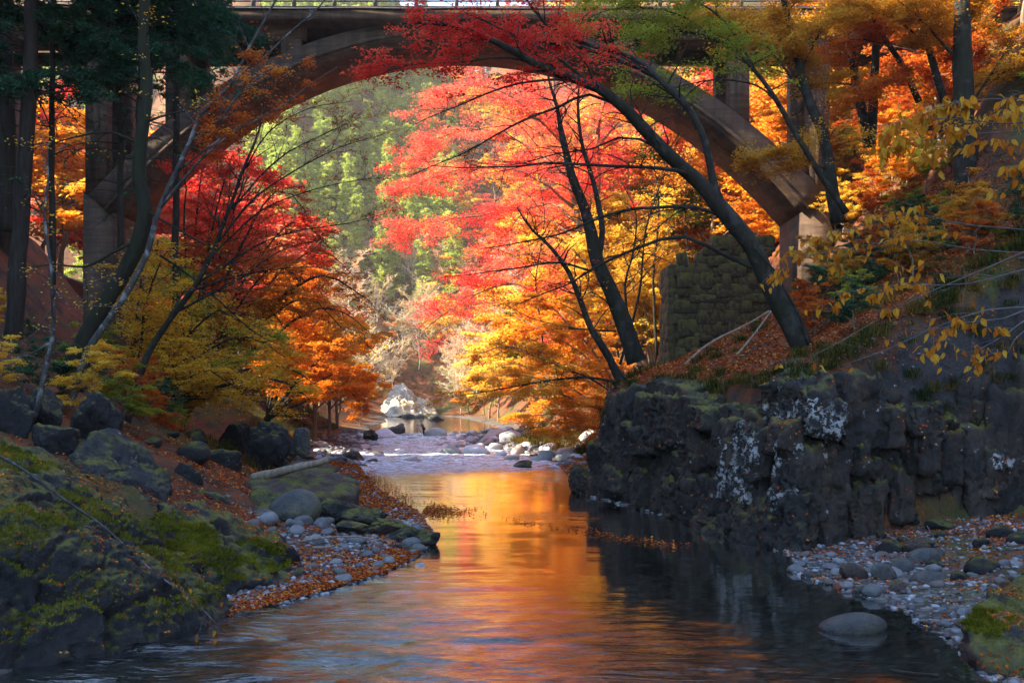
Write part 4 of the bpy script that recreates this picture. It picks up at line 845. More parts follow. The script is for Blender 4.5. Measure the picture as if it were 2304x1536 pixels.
fan('orange_maple', 'low orange tree drooping to the right hand stones', 'tree', (1420, 960), 66, [(1150, 880), (1180, 940), (1240, 970), (1300, 900), (1340, 985), (1100, 850)], 'barklit', 'orange', 26000, .14, 55, 20, None, .12)
for i, (q, dd, r, lb) in enumerate([([(1478, 800), (1470, 640), (1482, 480), (1470, 330), (1490, 200)], 72, .12, 'slim dark trunk just right of the dark double trunk'), ([(1530, 760), (1548, 600), (1540, 450), (1560, 300), (1550, 180)], 76, .10, 'slim trunk left of the old stone wall'), ([(1215, 890), (1222, 760), (1205, 640), (1225, 500), (1210, 380)], 78, .09, 'slim trunk rising through the yellow orange maple'), ([(1395, 820), (1440, 660), (1452, 520), (1500, 380), (1540, 260)], 70, .11, 'slim trunk leaning right behind the dark double trunk')]):
    L = [(PX(q, dd), r, .02, .3)]
    for j in range(5):
        y0 = 330 + 75 * j; x0 = np.interp(y0, [p_[1] for p_ in q[::-1]], [p_[0] for p_ in q[::-1]]); sg = 1 if (i + j) % 2 else -1; L.append((PX([(x0, y0), (x0 + sg * 50, y0 - 55), (x0 + sg * 130, y0 - 80)], dd), .04, .01, .2))
    tree('slender_tree', lb, 'tree', L, 'bark', 'orange', 1500, .15, 57 + i, 'slim trees under the right half of the arch', dict(l1=2.0, l1len=(.8, 2.2), l2=6, l2len=.7, sag=.05, twig_r=.009, step=.8))
# --- left bank maples
def tz(z0, z1): return lambda P, t: np.clip(.62 * smooth(z0, z1, P[:, 2]) + .55 * (t - .5) + .18, 0, 1)
fan('layered_maple', 'red maple with flat layered sprays on the left bank under the arch', 'tree', (415, 930), 58, [(830, 680), (800, 620), (740, 560), (690, 480), (620, 430), (560, 400), (480, 380), (420, 400), (770, 740), (850, 760), (690, 660), (600, 560), (520, 480), (640, 740)], 'bark', 'layer', 58000, .135, 61, 150, None, .22,
    dict(G, l1=2.6, sag=.2), dict(sx=.2, sz=.035, flat=.4, tint=tz(8, 17)))
fan('orange_maple', 'orange maple over the left bank just upstream of the layered red one', 'tree', (600, 945), 77, [(850, 800), (860, 870), (800, 720), (760, 900), (720, 800), (690, 720), (830, 920), (740, 640), (660, 620)], 'bark', 'orange', 44000, .18, 63, 90, None, .2, G, dict(tint=lambda P, t: t * .7 - .02))
fan('yellow_maple', 'yellow leaved maple spreading low over the left bank', 'tree', (285, 960), 45, [(700, 900), (720, 870), (640, 800), (560, 740), (480, 680), (400, 600), (340, 590), (600, 920), (480, 850), (420, 800), (540, 880), (330, 720)], 'bark', 'yellow', 40000, .125, 65, 110, None, .16, dict(G, l1=2.4, sag=.18), dict(sx=.16, sz=.03, flat=.4, tint=lambda P, t: t * .62))
fan('yellow_maple', 'small yellow green maple behind the pale leaning trunk', 'tree', (350, 860), 50, [(300, 620), (350, 560), (420, 620), (470, 700), (560, 820), (620, 760)], 'bark', 'ygreen', 14000, .13, 66, 60, None, .1, dict(G, sag=.15), dict(tint=lambda P, t: t + .2))
# bare fanning maple
L5_ = [(PX([(282, 970, 36), (298, 905), (330, 805), (380, 720), (440, 640), (480, 560), (520, 470), (545, 390), (582, 300), (595, 215), (600, 140)]), .15, .015, .5)]
for q, r in [([(480, 560), (560, 460), (650, 395), (760, 335), (870, 300)], .05), ([(520, 470), (620, 362), (700, 312), (810, 268)], .045), ([(440, 640), (560, 562), (660, 520), (780, 500), (870, 478)], .05), ([(400, 700), (520, 640), (640, 560), (750, 535)], .05),
             ([(545, 390), (600, 300), (700, 242), (790, 228)], .035), ([(470, 580), (580, 480), (700, 430), (830, 400)], .04), ([(360, 575), (430, 620), (500, 680), (560, 740), (650, 780)], .05), ([(420, 660), (540, 620), (680, 600), (790, 620)], .04)]:
    L5_.append((np.vstack([PX(q[:1], 36), PX(q[1:], 35 + (len(L5_) % 4) * .8)]), r, .008, .1))
tree('bare_maple', 'nearly leafless maple fanning thin dark branches rightward under the arch', 'tree', L5_, 'bark', 'rust', 2600, .10, 71, None, dict(l1=3.0, l1len=(.9, 2.6), l2=6, l2len=.7, sag=.02, horiz=.6, up=.15, twig_r=.005), dict(sx=.06, sz=.03))
# pale leaning tree with the orange spray before the arch
L6_ = [(PX([(160, 905, 30), (190, 805), (226, 740), (290, 650), (332, 570), (352, 490), (380, 420), (432, 318), (455, 250), (520, 188), (562, 100), (605, 20), (650, -70)]), .12, .025, .5),
       (PX([(520, 188, 30), (600, 120), (660, 60), (720, 10), (760, -40)]), .04, .012, .5), (PX([(360, 470, 30), (440, 370, 29.5), (520, 300), (620, 250), (700, 190), (760, 150)]), .05, .01, .35), (PX([(432, 318, 30), (500, 260, 29), (560, 190), (620, 150), (690, 130)]), .04, .01, .3),
       (PX([(400, 385, 30), (470, 330, 29), (540, 290), (600, 260)]), .035, .01, .3)]
tree('leaning_tree', 'slender lichen grey leaning tree with a rust orange spray in front of the arch', 'tree', L6_, 'barkpale', 'rust', 6500, .085, 73, None, dict(l1=2.6, l1len=(.5, 1.2), l2=6, l2len=.4, sag=.05, twig_r=.005), dict(sx=.09, sz=.035, tint=lambda P, t: t + .12, keep=lambda a, b: smooth(400, 470, a) * smooth(100, 130, b)))
tree('mossy_tree', 'thick dark mossy trunk leaning beside the slender grey tree', 'tree', [(PX([(138, 870, 32), (205, 735), (278, 605), (312, 540), (327, 470), (312, 400), (318, 300), (330, 180), (322, 40), (330, -100)]), rx(32, 44), .14, .6), (PX([(312, 540, 32), (250, 570, 31.5), (190, 600), (120, 590), (60, 600)]), .06, .012),
     (PX([(325, 470, 32), (400, 520, 31.5), (470, 560), (540, 610)]), .05, .01), (PX([(318, 330, 32), (250, 300), (160, 310), (60, 340)]), .05, .01), (PX([(318, 280, 32), (400, 250), (480, 240), (540, 260)]), .05, .01)], 'barkmoss', 'yellow', 500, .09, 75, None, dict(l1=1.6, l1len=(.6, 1.6), sag=.15))
tree('sapling', 'thin white speckled sapling twisting up at the left edge above the boulders', 'tree', [(PX([(58, 980, 26), (84, 920), (96, 850), (110, 770), (118, 680), (121, 600), (106, 540), (98, 480), (112, 400), (108, 320)]), .075, .02, .3), (PX([(110, 772, 26), (60, 800), (0, 812), (-40, 830)]), .03, .006), (PX([(118, 690, 26), (75, 760), (50, 800)]), .02, .006), (PX([(112, 640, 26), (160, 690), (230, 690), (330, 700)]), .02, .005), (PX([(120, 610, 26), (180, 640), (240, 630), (300, 640)]), .018, .005), (PX([(100, 780, 26), (150, 770), (190, 790)]), .018, .005)], 'barkpale', 'yellow', 260, .08, 77, None, dict(l1=2.0, l1len=(.4, 1.4), l2=4, l2len=.4, sag=.1, twig_r=.004))
# --- conifers at upper left
def conifer_limbs(basepx, toppx, d, z0, n, ln, R, r):
    a, b = np.array(px(*basepx, d)), np.array(px(*toppx, d)); L = [(np.array([a, a * .65 + b * .35 + R.normal(0, .05, 3), a * .3 + b * .7, b]), r, r * .55, 2.0)]
    for i in range(n):
        z = R.uniform(z0, b[2] - .3); t = (z - a[2]) / (b[2] - a[2]); p = a + (b - a) * t; an = R.uniform(0, 6.283); l = ln * R.uniform(.6, 1.15)
        q = np.array([math.cos(an), math.sin(an), 0]); L.append((np.array([p, p + q * l * .4 + (0, 0, .1), p + q * l * .75 + (0, 0, -.25), p + q * l + (0, 0, -.75)]), .05, .01, .15))
    return L
R = RS(8)
CF = [((30, 765), (100, -420), 38, .36, 'tall cedar trunk standing at the far left of the picture'), ((322, 570), (316, -420), 41, .19, 'dark cedar behind the mossy trunk, right hand one of the pair'), ((272, 560), (265, -420), 43, .15, 'thin dark cedar between the cedar trunk and the mossy trunk'), ((20, 520), (2, -420), 45, .42, 'thick flared cedar trunk half hidden at the left edge'), ((118, 640), (122, -420), 40, .14, 'slim cedar close beside the tall cedar trunk')]
for i, (b, t_, d, r, lb) in enumerate(CF):
    L = conifer_limbs(b, t_, d, CAMZ + (HOR - 215) / FPX * d, 64 if i < 3 else 30, 4.2, R, r)
    for j in range(12 if i < 3 else 5):                    # dead lower branches
        y = R.uniform(170, 480); tt_ = (y - b[1]) / (t_[1] - b[1]); p = np.array(px(b[0] + (t_[0] - b[0]) * tt_, y, d)); an = R.uniform(0, 6.283); q = np.array([math.cos(an), math.sin(an), 0]); l = R.uniform(1.2, 3.2)
        L.append((np.array([p, p + q * l * .4 + (0, 0, .12), p + q * l * .8 + (0, 0, -.1), p + q * l + (0, 0, -.3)]), .03, .006, .3))
    tree('cedar_tree', lb, 'tree', L, 'cedar', 'teal', 52000 if i < 3 else 22000, .2, 81 + i, 'cedars before the left end of the bridge', dict(l1=2.2, l1len=(.4, 1.1), l2=5, l2len=.35, sag=.25, twig_r=.005, up=-.05), dict(sx=.10, sz=.06, aspect=.3, flat=.8, tint=lambda P, t: t, keep=lambda a, b: smooth(250, 150, b) * .95 + .03))
R = RS(9)
L = conifer_limbs((520, 300), (520, -420), 48, 20, 2, 1, R, .0001)
tree('cedar_tree', 'drooping dark green cedar boughs against the left end of the deck', 'tree', [(np.array([px(395, 930, 50), px(396, 500, 50), px(398, 100, 50), px(400, -420, 50)]), .22, .1, 2.0)] + [
    (np.array([px(398, y0, 50), px(398 + dx * .5, y0 - 15, 50 + dd * .5), px(398 + dx, y0 + 45, 50 + dd)]), .06, .01, .12) for y0, dx, dd in [(R.uniform(-260, 110), R.uniform(-230, 190), R.uniform(-2, 3)) for _ in range(52)]],
    'cedar', 'teal', 80000, .2, 91, 'cedars before the left end of the bridge', dict(l1=2.2, l1len=(.5, 1.3), l2=5, l2len=.4, sag=.25, twig_r=.005, up=-.05), dict(sx=.12, sz=.08, aspect=.3, flat=.8, keep=lambda a, b: smooth(220, 120, b)))
# --- golden trees at upper right
def gk(a, b): return np.clip(smooth(265, 170, b) + .35 * smooth(1840, 1900, a) * smooth(400, 330, b), 0, 1) * smooth(1190, 1300, a) * (1 - .75 * smooth(1560, 1640, a) * smooth(130, 200, b) * smooth(1880, 1840, a))
RT = [('golden leaved tree with a long thin trunk bowing left over the arch', [(PX([(1905, 480, 42), (1832, 370), (1792, 300), (1756, 240), (1700, 160), (1640, 110), (1560, 72), (1490, 70), (1420, 105), (1340, 120)]), .15, .02, .4), (PX([(1700, 160, 42), (1640, 60), (1560, 0), (1440, -30), (1330, 0)]), .06, .01), (PX([(1756, 240, 42), (1700, 190, 41), (1600, 180), (1500, 200), (1420, 190)]), .05, .01), (PX([(1640, 110, 42), (1520, 30), (1400, 20), (1290, 50)]), .05, .01)], 'ygreen', 20000),
      ('golden leaved tree leaning left from the slope beside the arch leg', [(PX([(1885, 500, 45), (1866, 400), (1850, 300), (1822, 230), (1792, 130), (1770, 30), (1740, -80)]), rx(45, 34), .08, .4), (PX([(1822, 230, 45), (1740, 120), (1660, 60), (1580, 40)]), .07, .012), (PX([(1800, 160, 45), (1850, 60), (1900, 10)]), .07, .012), (PX([(1860, 380, 45), (1780, 360, 43), (1700, 370), (1640, 385)]), .04, .01)], 'gold', 26000),
      ('golden leaved tree with twin dark trunks behind the right slope', [(PX([(1955, 330, 48), (1930, 210), (1915, 130), (1890, 30), (1860, -90)]), .27, .1, .5), (PX([(1958, 330, 48), (1968, 200), (1972, 80), (1990, -90)]), .27, .1, .5), (PX([(1915, 130, 48), (1840, 60), (1750, 40)]), .08, .012), (PX([(1970, 120, 48), (2040, 40), (2100, 20)]), .08, .012), (PX([(1925, 190, 48), (1850, 190, 46), (1780, 230)]), .06, .012)], 'gold', 26000),
      ('thin tree leaning left on the right slope with few golden leaves', [(PX([(2068, 230, 46), (2032, 150), (1992, 90), (1955, 20), (1920, -70)]), .16, .06, .4), (PX([(2000, 100, 46), (1920, 90), (1860, 110)]), .05, .01), (PX([(2030, 150, 46), (2000, 180, 44), (1930, 220)]), .04, .01)], 'rust', 14000),
      ('slightly curved dark tree next to the thickest trunk on the right slope', [(PX([(2128, 240, 44), (2098, 130), (2072, 40), (2055, -80)]), .19, .1, .4), (PX([(2090, 100, 44), (2010, 40), (1940, 30)]), .06, .01), (PX([(2075, 50, 44), (2130, 0), (2200, -20)]), .05, .01)], 'gold', 20000),
      ('thickest dark trunk high on the right slope', [(PX([(2172, 440, 42), (2170, 250), (2166, 100), (2160, -90)]), rx(42, 56), .3, .6), (PX([(2168, 150, 42), (2090, 60), (2020, 0)]), .09, .015), (PX([(2170, 260, 42), (2240, 150), (2290, 60)]), .07, .012), (PX([(2170, 300, 42), (2060, 290, 40), (1960, 300), (1880, 330)]), .05, .01)], 'gold', 20000)]
for i, (lb, L, lf, n) in enumerate(RT):
    tree('golden_tree', lb, 'tree', L, 'bark', lf, n, .12, 101 + i, 'golden trees on the right slope', dict(l1=2.6, l1len=(.8, 2.4), l2=7, l2len=.7, sag=.12), dict(sx=.26, sz=.07, keep=gk if i != 1 else (lambda a, b: np.clip(gk(a, b) + smooth(1640, 1660, a) * smooth(1860, 1830, a), 0, 1)), tint=lambda P, t: t))
# --- near beech branches with large leaves, reaching in from the right
def big_leaf(seed):
    R = RS(seed); n = 7; t = np.linspace(0, 1, n); wv = .25 * np.sin(np.pi * t ** .8); wv[-1] = 0; z = -.35 * t * t + .06 * np.sin(7 * t)
    mid = np.stack([0 * t + .04 * np.sin(3 * t), t, z], 1); V = np.concatenate([mid, mid + np.stack([wv, 0 * t, .22 * wv], 1), mid + np.stack([-wv, 0 * t, .22 * wv + .03], 1)])
    F = [(i, i + 1, n + i + 1, n + i) for i in range(n - 1)] + [(i + 1, i, 2 * n + i, 2 * n + i + 1) for i in range(n - 1)]
    return V, np.array(F)
k = NT('large_beech_leaf'); r_ = k.rand(); vn = k.n('TexWave', wave_type='BANDS', bands_direction='DIAGONAL'); k.set(vn.inputs['Vector'], k.co); vn.inputs['Scale'].default_value = 3.5
c_ = k.ramp(r_, [(0, (.34, .10, .012)), (.4, (.55, .22, .02)), (.75, (.62, .32, .03)), (1, (.60, .42, .06))]); c_ = k.mix(k.ramp(k.noise(5, 4), [(.45, 0.), (.7, .6)]), c_, (.25, .07, .012)); c_ = k.mix(.25, c_, k.ramp(vn.outputs['Fac'], [(.2, .6), (.6, 1.)]), 'MULTIPLY')
d_ = k.n('BsdfDiffuse'); k.set(d_.inputs[0], c_); t_ = k.n('BsdfTranslucent'); k.set(t_.inputs[0], c_); m_ = k.n('MixShader'); m_.inputs[0].default_value = .5; k.t.links.new(d_.outputs[0], m_.inputs[1]); k.t.links.new(t_.outputs[0], m_.inputs[2]); k.t.links.new(m_.outputs[0], k.out.inputs[0]); M['bigleaf'] = k.m
LM = [mesh('leaf', *big_leaf(i), M['bigleaf']) for i in range(3)]
for me_ in LM: me_.materials.clear(); me_.materials.append(M['bigleaf'])
def leafy(name, label, cat, limbs, bark, nleaf, size, seed, keep, droop=.9, extra=None, g={}, nrest=0, rest='beech'):
    base = np.array(limbs[0][0][0]); t = empty(name, tuple(base), label, cat); A, pts = grow(limbs, seed, **g); link('branch', A.mesh('branch', M[bark], base), t); R = RS(seed + 1)
    P = pts[R.permutation(len(pts))]; a, b = proj(P); P = P[R.rand(len(P)) < keep(a, b)]
    for p in P[:nleaf]:
        an = R.uniform(0, 6.283); s_ = size * R.uniform(.75, 1.3)
        o = link('leaf', LM[R.randint(3)], t, tuple(p - base), (R.normal(-droop, .35), R.normal(0, .5), an), s_)
    if nrest and len(P) > nleaf:
        Q = P[nleaf:nleaf + nrest]; n_ = len(Q); N = unit(R.normal(size=(n_, 3)) + np.array([0, -.6, .8])); V, F = leaf_quads(Q - base, N, size * 1.0, R, .6); tag(link('leaves', mesh('leaves', V, F, M[rest], False, np.repeat(R.rand(n_), 4)), t), None, None, None, 'stuff')
    return t
gb = dict(l1=5, l1len=(.25, .8), l2=5, l2len=.22, sag=.12, horiz=.7, twig_r=.0016, wob=.03, step=.2)
top = px(2700, 700, 9.6)
leafy('beech_bough', 'amber leaved beech bough hanging across the upper right, nearest the viewer', 'bough', [(np.array([(top[0] + .3, 9.6, 1.0), (top[0] + .1, 9.6, 3.5), (top[0] - .1, 9.5, 5.6), (top[0] + .2, 9.5, 8)]), .12, .06, 3.0)] + [
    (np.vstack([[(top[0], 9.55, 5.3)], PX(q, 9.2)]), .012, .003, .45) for q in ([(2420, 300), (2250, 280), (2100, 270), (1960, 290)], [(2420, 330), (2280, 300), (2150, 310), (2020, 330)], [(2440, 380), (2300, 370), (2190, 400)], [(2430, 280), (2300, 300), (2230, 380)], [(2420, 260), (2290, 220), (2150, 230), (2040, 260)])],
    'twig', 300, .10, 201, lambda a, b: (a < 2330) * smooth(1930, 1990, a) * (b > 215) * smooth(450, 380, b), g=gb, nrest=500)
leafy('beech_bough', 'lower beech bough whose bare grey twigs fan left over the dark cliff', 'bough', [(np.array([px(2480, 560, 10.6), px(2380, 570, 10.4), px(2290, 580, 10.2)]), .014, .01, 2.0)] + [
    (PX(q, 10.2), .008, .002, .2) for q in ([(2330, 570), (2200, 560), (2050, 540), (1900, 560), (1780, 590)], [(2330, 600), (2180, 640), (2050, 640), (1950, 650), (1880, 660)], [(2330, 520), (2180, 510), (2050, 480), (1950, 500), (1850, 530)], [(2320, 560), (2200, 610), (2100, 650), (2000, 700), (1900, 760), (1800, 810)])],
    'twig', 280, .088, 205, lambda a, b: (a < 2320) * np.clip(smooth(2120, 2060, a) * (b < 700) * .8 + .06, 0, 1), g=gb)
leafy('beech_bough', 'lowest beech bough with drooping amber leaves before the dark cliff', 'bough', [(np.array([px(2500, 640, 10), px(2400, 660, 9.8), px(2310, 680, 9.6)]), .014, .01, 2.0)] + [
    (PX(q, 9.5), .008, .002, .2) for q in ([(2340, 680), (2250, 720), (2170, 730), (2090, 750)], [(2340, 700), (2260, 760), (2200, 790), (2140, 800)], [(2340, 690), (2220, 700), (2100, 740), (1990, 790), (1880, 830)], [(2330, 720), (2280, 770), (2250, 830)])],
    'twig', 220, .082, 209, lambda a, b: (a < 2320) * np.clip(smooth(2060, 2110, a) * smooth(850, 780, b) * .7 + .04, 0, 1), g=gb)
# fallen branch lying down the huge boulder
R = RS(55); BR = PX([(-20, 1015, 18.4), (60, 1060, 18.3), (140, 1115, 18.2), (220, 1175, 18), (290, 1235, 17.7), (360, 1290, 17.3), (430, 1345, 16.8), (480, 1400, 16.5), (505, 1425, 16.4)])
leafy('fallen_branch', 'long pale fallen branch with a few amber leaves lying down the huge mossy boulder', 'branch', [(BR, .032, .006, .55)], 'barkpale', 38, .10, 215, lambda a, b: (a > 300) * 1.0, g=dict(l1=4.5, l1len=(.3, .9), l2=3, l2len=.3, sag=.2, twig_r=.003, wob=.04, step=.25))
# driftwood
for pts, r0, r1, lb in [([(565, 1078, 33), (620, 1062, 32.6), (690, 1045, 32.4), (737, 1035, 32.2)], .17, .10, 'broken driftwood log propped on the brown slab rock'), ([(672, 1219, 25), (720, 1210, 25.3), (790, 1206, 25.6), (876, 1216, 25.4)], .03, .012, 'long thin bleached stick lying across the gravel bar'),
                        ([(702, 1232, 24.6), (730, 1230, 24.7), (752, 1228, 24.8)], .035, .03, 'short thick stick below the long thin one'), ([(748, 1244, 24.2), (765, 1248, 24.1), (775, 1253, 24)], .018, .014, 'small curved stick in the gravel'), ([(0, 1503, 15), (40, 1497, 15.1), (85, 1492, 15.2)], .03, .02, 'stick floating at the foot of the huge boulder'),
                        ([(2000, 1507, 14.7), (2050, 1514, 14.6), (2110, 1520, 14.5)], .03, .03, 'wet black branch lying in the shallows at lower right'), ([(2130, 1516, 14.5), (2150, 1526, 14.4), (2172, 1536, 14.2)], .02, .012, 'wet split twig beside the wet black branch'), ([(2085, 1182, 24.6), (2098, 1202, 24.4), (2110, 1225, 24.2), (2126, 1236, 24)], .012, .008, 'dead white twig standing against the foot of the cliff'),
                        ([(1540, 820, 40), (1600, 770, 41), (1680, 730, 42), (1730, 700, 43)], .05, .04, 'red brown dead pole lying down the leafy right slope'), ([(1640, 820, 38), (1690, 760, 39), (1735, 700, 40)], .045, .03, 'second dead pole propped below the leaning maple')]:
    P = PX(pts)
    P[:, 2] = [max(p[2], hz(p[0], p[1]) * (p[1] < 30) + .02) for p in P] if P[0, 1] < 30 else P[:, 2]
    Q = catmull(P, .12); A = Acc(); t = np.linspace(0, 1, len(Q)); Q = Q + np.stack([vnoise(np.stack([t * 6, t * 0 + j, t * 0], 1), 5) for j in range(3)], 1) * r0 * .4
    A.add(*tube(Q, (r0 + (r1 - r0) * t) * (1 + .15 * vnoise(np.stack([t * 9, t, t], 1), 6)), 8)); c = Q[0]
    tag(link('driftwood', A.mesh('driftwood', M['drift' if 'white' not in lb and 'wet' not in lb else ('twig' if 'white' in lb else 'bark')], c), None, tuple(c)), lb, 'driftwood')
# ------------------------------------------------------------------ trees far behind: built once, then copied
def proto_tree(seed, H, kind):
    R = RS(seed)
    if kind == 'leafy':
        L = [(np.array([(0, 0, -1), (R.normal(0, .3), R.normal(0, .3), H * .35), (R.normal(0, .6), R.normal(0, .6), H * .7), (R.normal(0, .8), R.normal(0, .8), H * .95)]), H * .014, .03, .5)]
        for i in range(15):
            z = H * R.uniform(.22, .85); an = i * 2.4 + R.normal(0, .3); l = H * R.uniform(.26, .42) * (1.15 - z / H * .7); q = np.array([math.cos(an), math.sin(an), 0])
            L.append((np.array([(0, 0, z), q * l * .45 + (0, 0, z + l * .3), q * l * .8 + (0, 0, z + l * .42), q * l * 1.1 + (0, 0, z + l * .36)]), H * .006, .02, .25))
        A, pts = grow(L, seed, l1=1.1, l1len=(H * .09, H * .2), l2=7, l2len=H * .05, sag=.1, twigs=False, step=1.0, wob=.25, twig_r=.012, k=6)
        V, F, t = foliage(pts, 9000, .34, seed + 2, sx=.34, sz=.12, flat=.6, cl=.3)
    elif kind == 'conifer':
        L = [(np.array([(0, 0, -1), (0, 0, H * .5), (0, 0, H)]), H * .012, .03, 2.0)]
        for i in range(70):
            z = H * (.12 + .86 * R.rand()); l = H * .19 * (1.04 - z / H) ** .75 * R.uniform(.75, 1.15); an = R.uniform(0, 6.283); q = np.array([math.cos(an), math.sin(an), 0])
            L.append((np.array([(0, 0, z), q * l * .5 + (0, 0, z + l * .05), q * l + (0, 0, z - l * .25)]), .05, .02, .1))
        A, pts = grow(L, seed, l1=1.6, l1len=(.6, 1.6), l2=4, l2len=.7, sag=.2, twigs=False, step=1.2, wob=.05, k=5)
        V, F, t = foliage(pts, 9000, .62, seed + 2, sx=.25, sz=.18, flat=.9, aspect=.42, cl=.35)
    else:
        L = [(np.array([(0, 0, -1), (R.normal(0, .3), 0, H * .35), (R.normal(0, .6), R.normal(0, .6), H * .75)]), H * .012, .03, .4)]
        for i in range(12):
            z = H * R.uniform(.15, .7); an = i * 2.4; l = H * R.uniform(.35, .5); q = np.array([math.cos(an), math.sin(an), 0])
            L.append((np.array([(0, 0, z), q * l * .35 + (0, 0, z + l * .4), q * l * .7 + (0, 0, z + l * .75), q * l * .95 + (0, 0, z + l * .9)]), H * .006, .02, .2))
        A, pts = grow(L, seed, l1=2.0, l1len=(H * .1, H * .24), l2=9, l2len=H * .06, sag=-.05, step=1.0, wob=.25, twig_r=.03, k=5)
        V, F, t = foliage(pts, 900, .3, seed + 2, sx=.3, sz=.15, flat=.7)
    return A.mesh('trunk', M['baretwig' if kind == 'bare' else 'barklit']), mesh('crown', V, F, M['orange'], False, t)
PRO = {kd: [proto_tree(400 + 10 * j + i, h, kd) for i in range(nn)] for j, (kd, h, nn) in enumerate([('leafy', 15.0, 4), ('conifer', 24.0, 3), ('bare', 13.0, 2)])}
HREF = dict(leafy=15.0, conifer=24.0, bare=13.0)
def where(x, y, H):
    c_ = 1152 + x / y * 2240; i = int(np.searchsorted([330, 640, 850, 1130, 1420, 1760], c_))
    h_ = HOR - (hz(x, y) + H * .6 - CAMZ) / y * FPX
    return ['left of the mossy trunk', 'behind the layered red maple', 'in the clear arch gap', 'behind the great maple left edge', 'behind the great maple', 'behind the leaning maple', 'right of the arch leg'][i] + (', high up' if h_ < 330 else (', low down' if h_ > 700 else ', midway up'))
def far_tree(kd, x, y, H, leaf, label, group, R, name=None):
    i = R.randint(len(PRO[kd])); tm, cm = PRO[kd][i]; s_ = H / HREF[kd]
    r = empty(name or dict(leafy='autumn_tree', conifer='conifer_tree', bare='leafless_tree')[kd], (x, y, hz(x, y) - .2), label, 'tree', group)
    r.rotation_euler = (R.normal(0, .04), R.normal(0, .04), R.uniform(0, 6.283)); wd = R.uniform(.9, 1.15) * (1.12 if kd == 'leafy' else 1); r.scale = (s_ * wd, s_ * wd, s_)
    link('trunk', tm, r); c = link('crown', cm, r); c.material_slots[0].link = 'OBJECT'; c.material_slots[0].material = M[leaf]
R = RS(300)
def plant(n, kd, xf, yf, hf, leaves, label, group, gap=4.0):
    done = []
    for _ in range(n * 40):
        if len(done) >= n: break
        y = R.uniform(*yf); x = xf(y)
        if (xl(y) - 2 < x < xr(y) + 2.5 and y < 262) or any((x - a) ** 2 + (y - b) ** 2 < gap * gap for a, b in done): continue
        done.append((x, y)); lf = leaves[R.randint(len(leaves))]
        hh = R.uniform(*hf); q_ = (hh - hf[0]) / (hf[1] - hf[0])
        lb_ = (label[lf] if isinstance(label, dict) else label).split(' | ')[0]
        far_tree(kd, x, y, hh, lf, ('small ' if q_ < .3 else ('tall ' if q_ > .7 else '')) + lb_ + ' ' + where(x, y, hh), group, R)
ad = lambda w: {'pink': 'red maple ' + w, 'red': 'deep red maple ' + w, 'orange': 'orange tree ' + w, 'yellow': 'yellow tree ' + w, 'ygreen': 'greenish tree ' + w, 'gold': 'golden tree ' + w, 'rust': 'rust tree ' + w}
plant(26, 'leafy', lambda y: R.uniform(-62, -24), (84, 118), (15, 22), ['pink', 'pink', 'red', 'orange', 'orange'], ad('beyond the bridge'), 'trees behind the left bridge columns', 4)
plant(16, 'leafy', lambda y: xl(y) - R.uniform(3, 16), (84, 150), (9, 14), ['orange', 'orange', 'yellow', 'ygreen'], ad('on the left bank'), 'trees on the left bank upstream', 4)
plant(70, 'leafy', lambda y: xr(y) + R.uniform(9, 46), (84, 135), (12, 20), ['orange', 'orange', 'yellow', 'yellow', 'pink', 'ygreen'], ad('on the right bank'), 'trees behind the right half of the bridge', 4)
plant(40, 'leafy', lambda y: xr(y) + R.uniform(3, 50), (135, 225), (11, 18), ['orange', 'yellow', 'pink', 'yellow', 'orange'], ad('far up the right bank'), 'trees far up the right bank', 5)
plant(12, 'leafy', lambda y: xl(y) - R.uniform(2, 24), (150, 235), (9, 15), ['orange', 'yellow', 'ygreen'], ad('far up the left bank'), 'trees far up the left bank', 5)
plant(44, 'bare', lambda y: R.uniform(-52, 4), (246, 300), (11, 17), ['orange', 'yellow', 'ygreen'], 'bare tree above the far bend', 'leafless trees above the far bend', 4)
plant(12, 'bare', lambda y: xl(y) - R.uniform(3, 20), (140, 230), (10, 15), ['orange', 'yellow'], 'bare tree on the far left bank', 'leafless trees on the far left bank', 5)
plant(16, 'leafy', lambda y: R.uniform(-50, 12), (244, 300), (8, 14), ['orange', 'pink', 'yellow'], ad('under the far hillside'), 'trees at the foot of the far hillside', 5)
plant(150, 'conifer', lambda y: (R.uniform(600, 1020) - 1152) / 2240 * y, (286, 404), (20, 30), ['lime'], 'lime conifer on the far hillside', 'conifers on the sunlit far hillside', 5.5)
plant(120, 'leafy', lambda y: (R.uniform(985, 1750) - 1152) / 2240 * y, (240, 400), (14, 21), ['orange', 'yellow', 'pink'], ad('on the far hillside'), 'trees on the far right hillside', 6)
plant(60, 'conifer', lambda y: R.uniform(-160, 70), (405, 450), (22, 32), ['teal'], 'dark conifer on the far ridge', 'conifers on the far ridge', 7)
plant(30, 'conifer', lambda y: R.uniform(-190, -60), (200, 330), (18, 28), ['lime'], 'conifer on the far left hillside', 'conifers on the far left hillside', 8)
plant(16, 'leafy', lambda y: R.uniform(19.5, 34), (68.5, 84), (7, 12), ['gold', 'yellow', 'yellow', 'orange'], ad('beside the bridge end'), 'trees beside the right end of the bridge', 3)
plant(8, 'leafy', lambda y: R.uniform(22.5, 30), (50, 60.5), (6, 10), ['gold', 'gold', 'yellow', 'rust'], ad('before the bridge end'), 'trees in front of the right end of the bridge', 2.5)
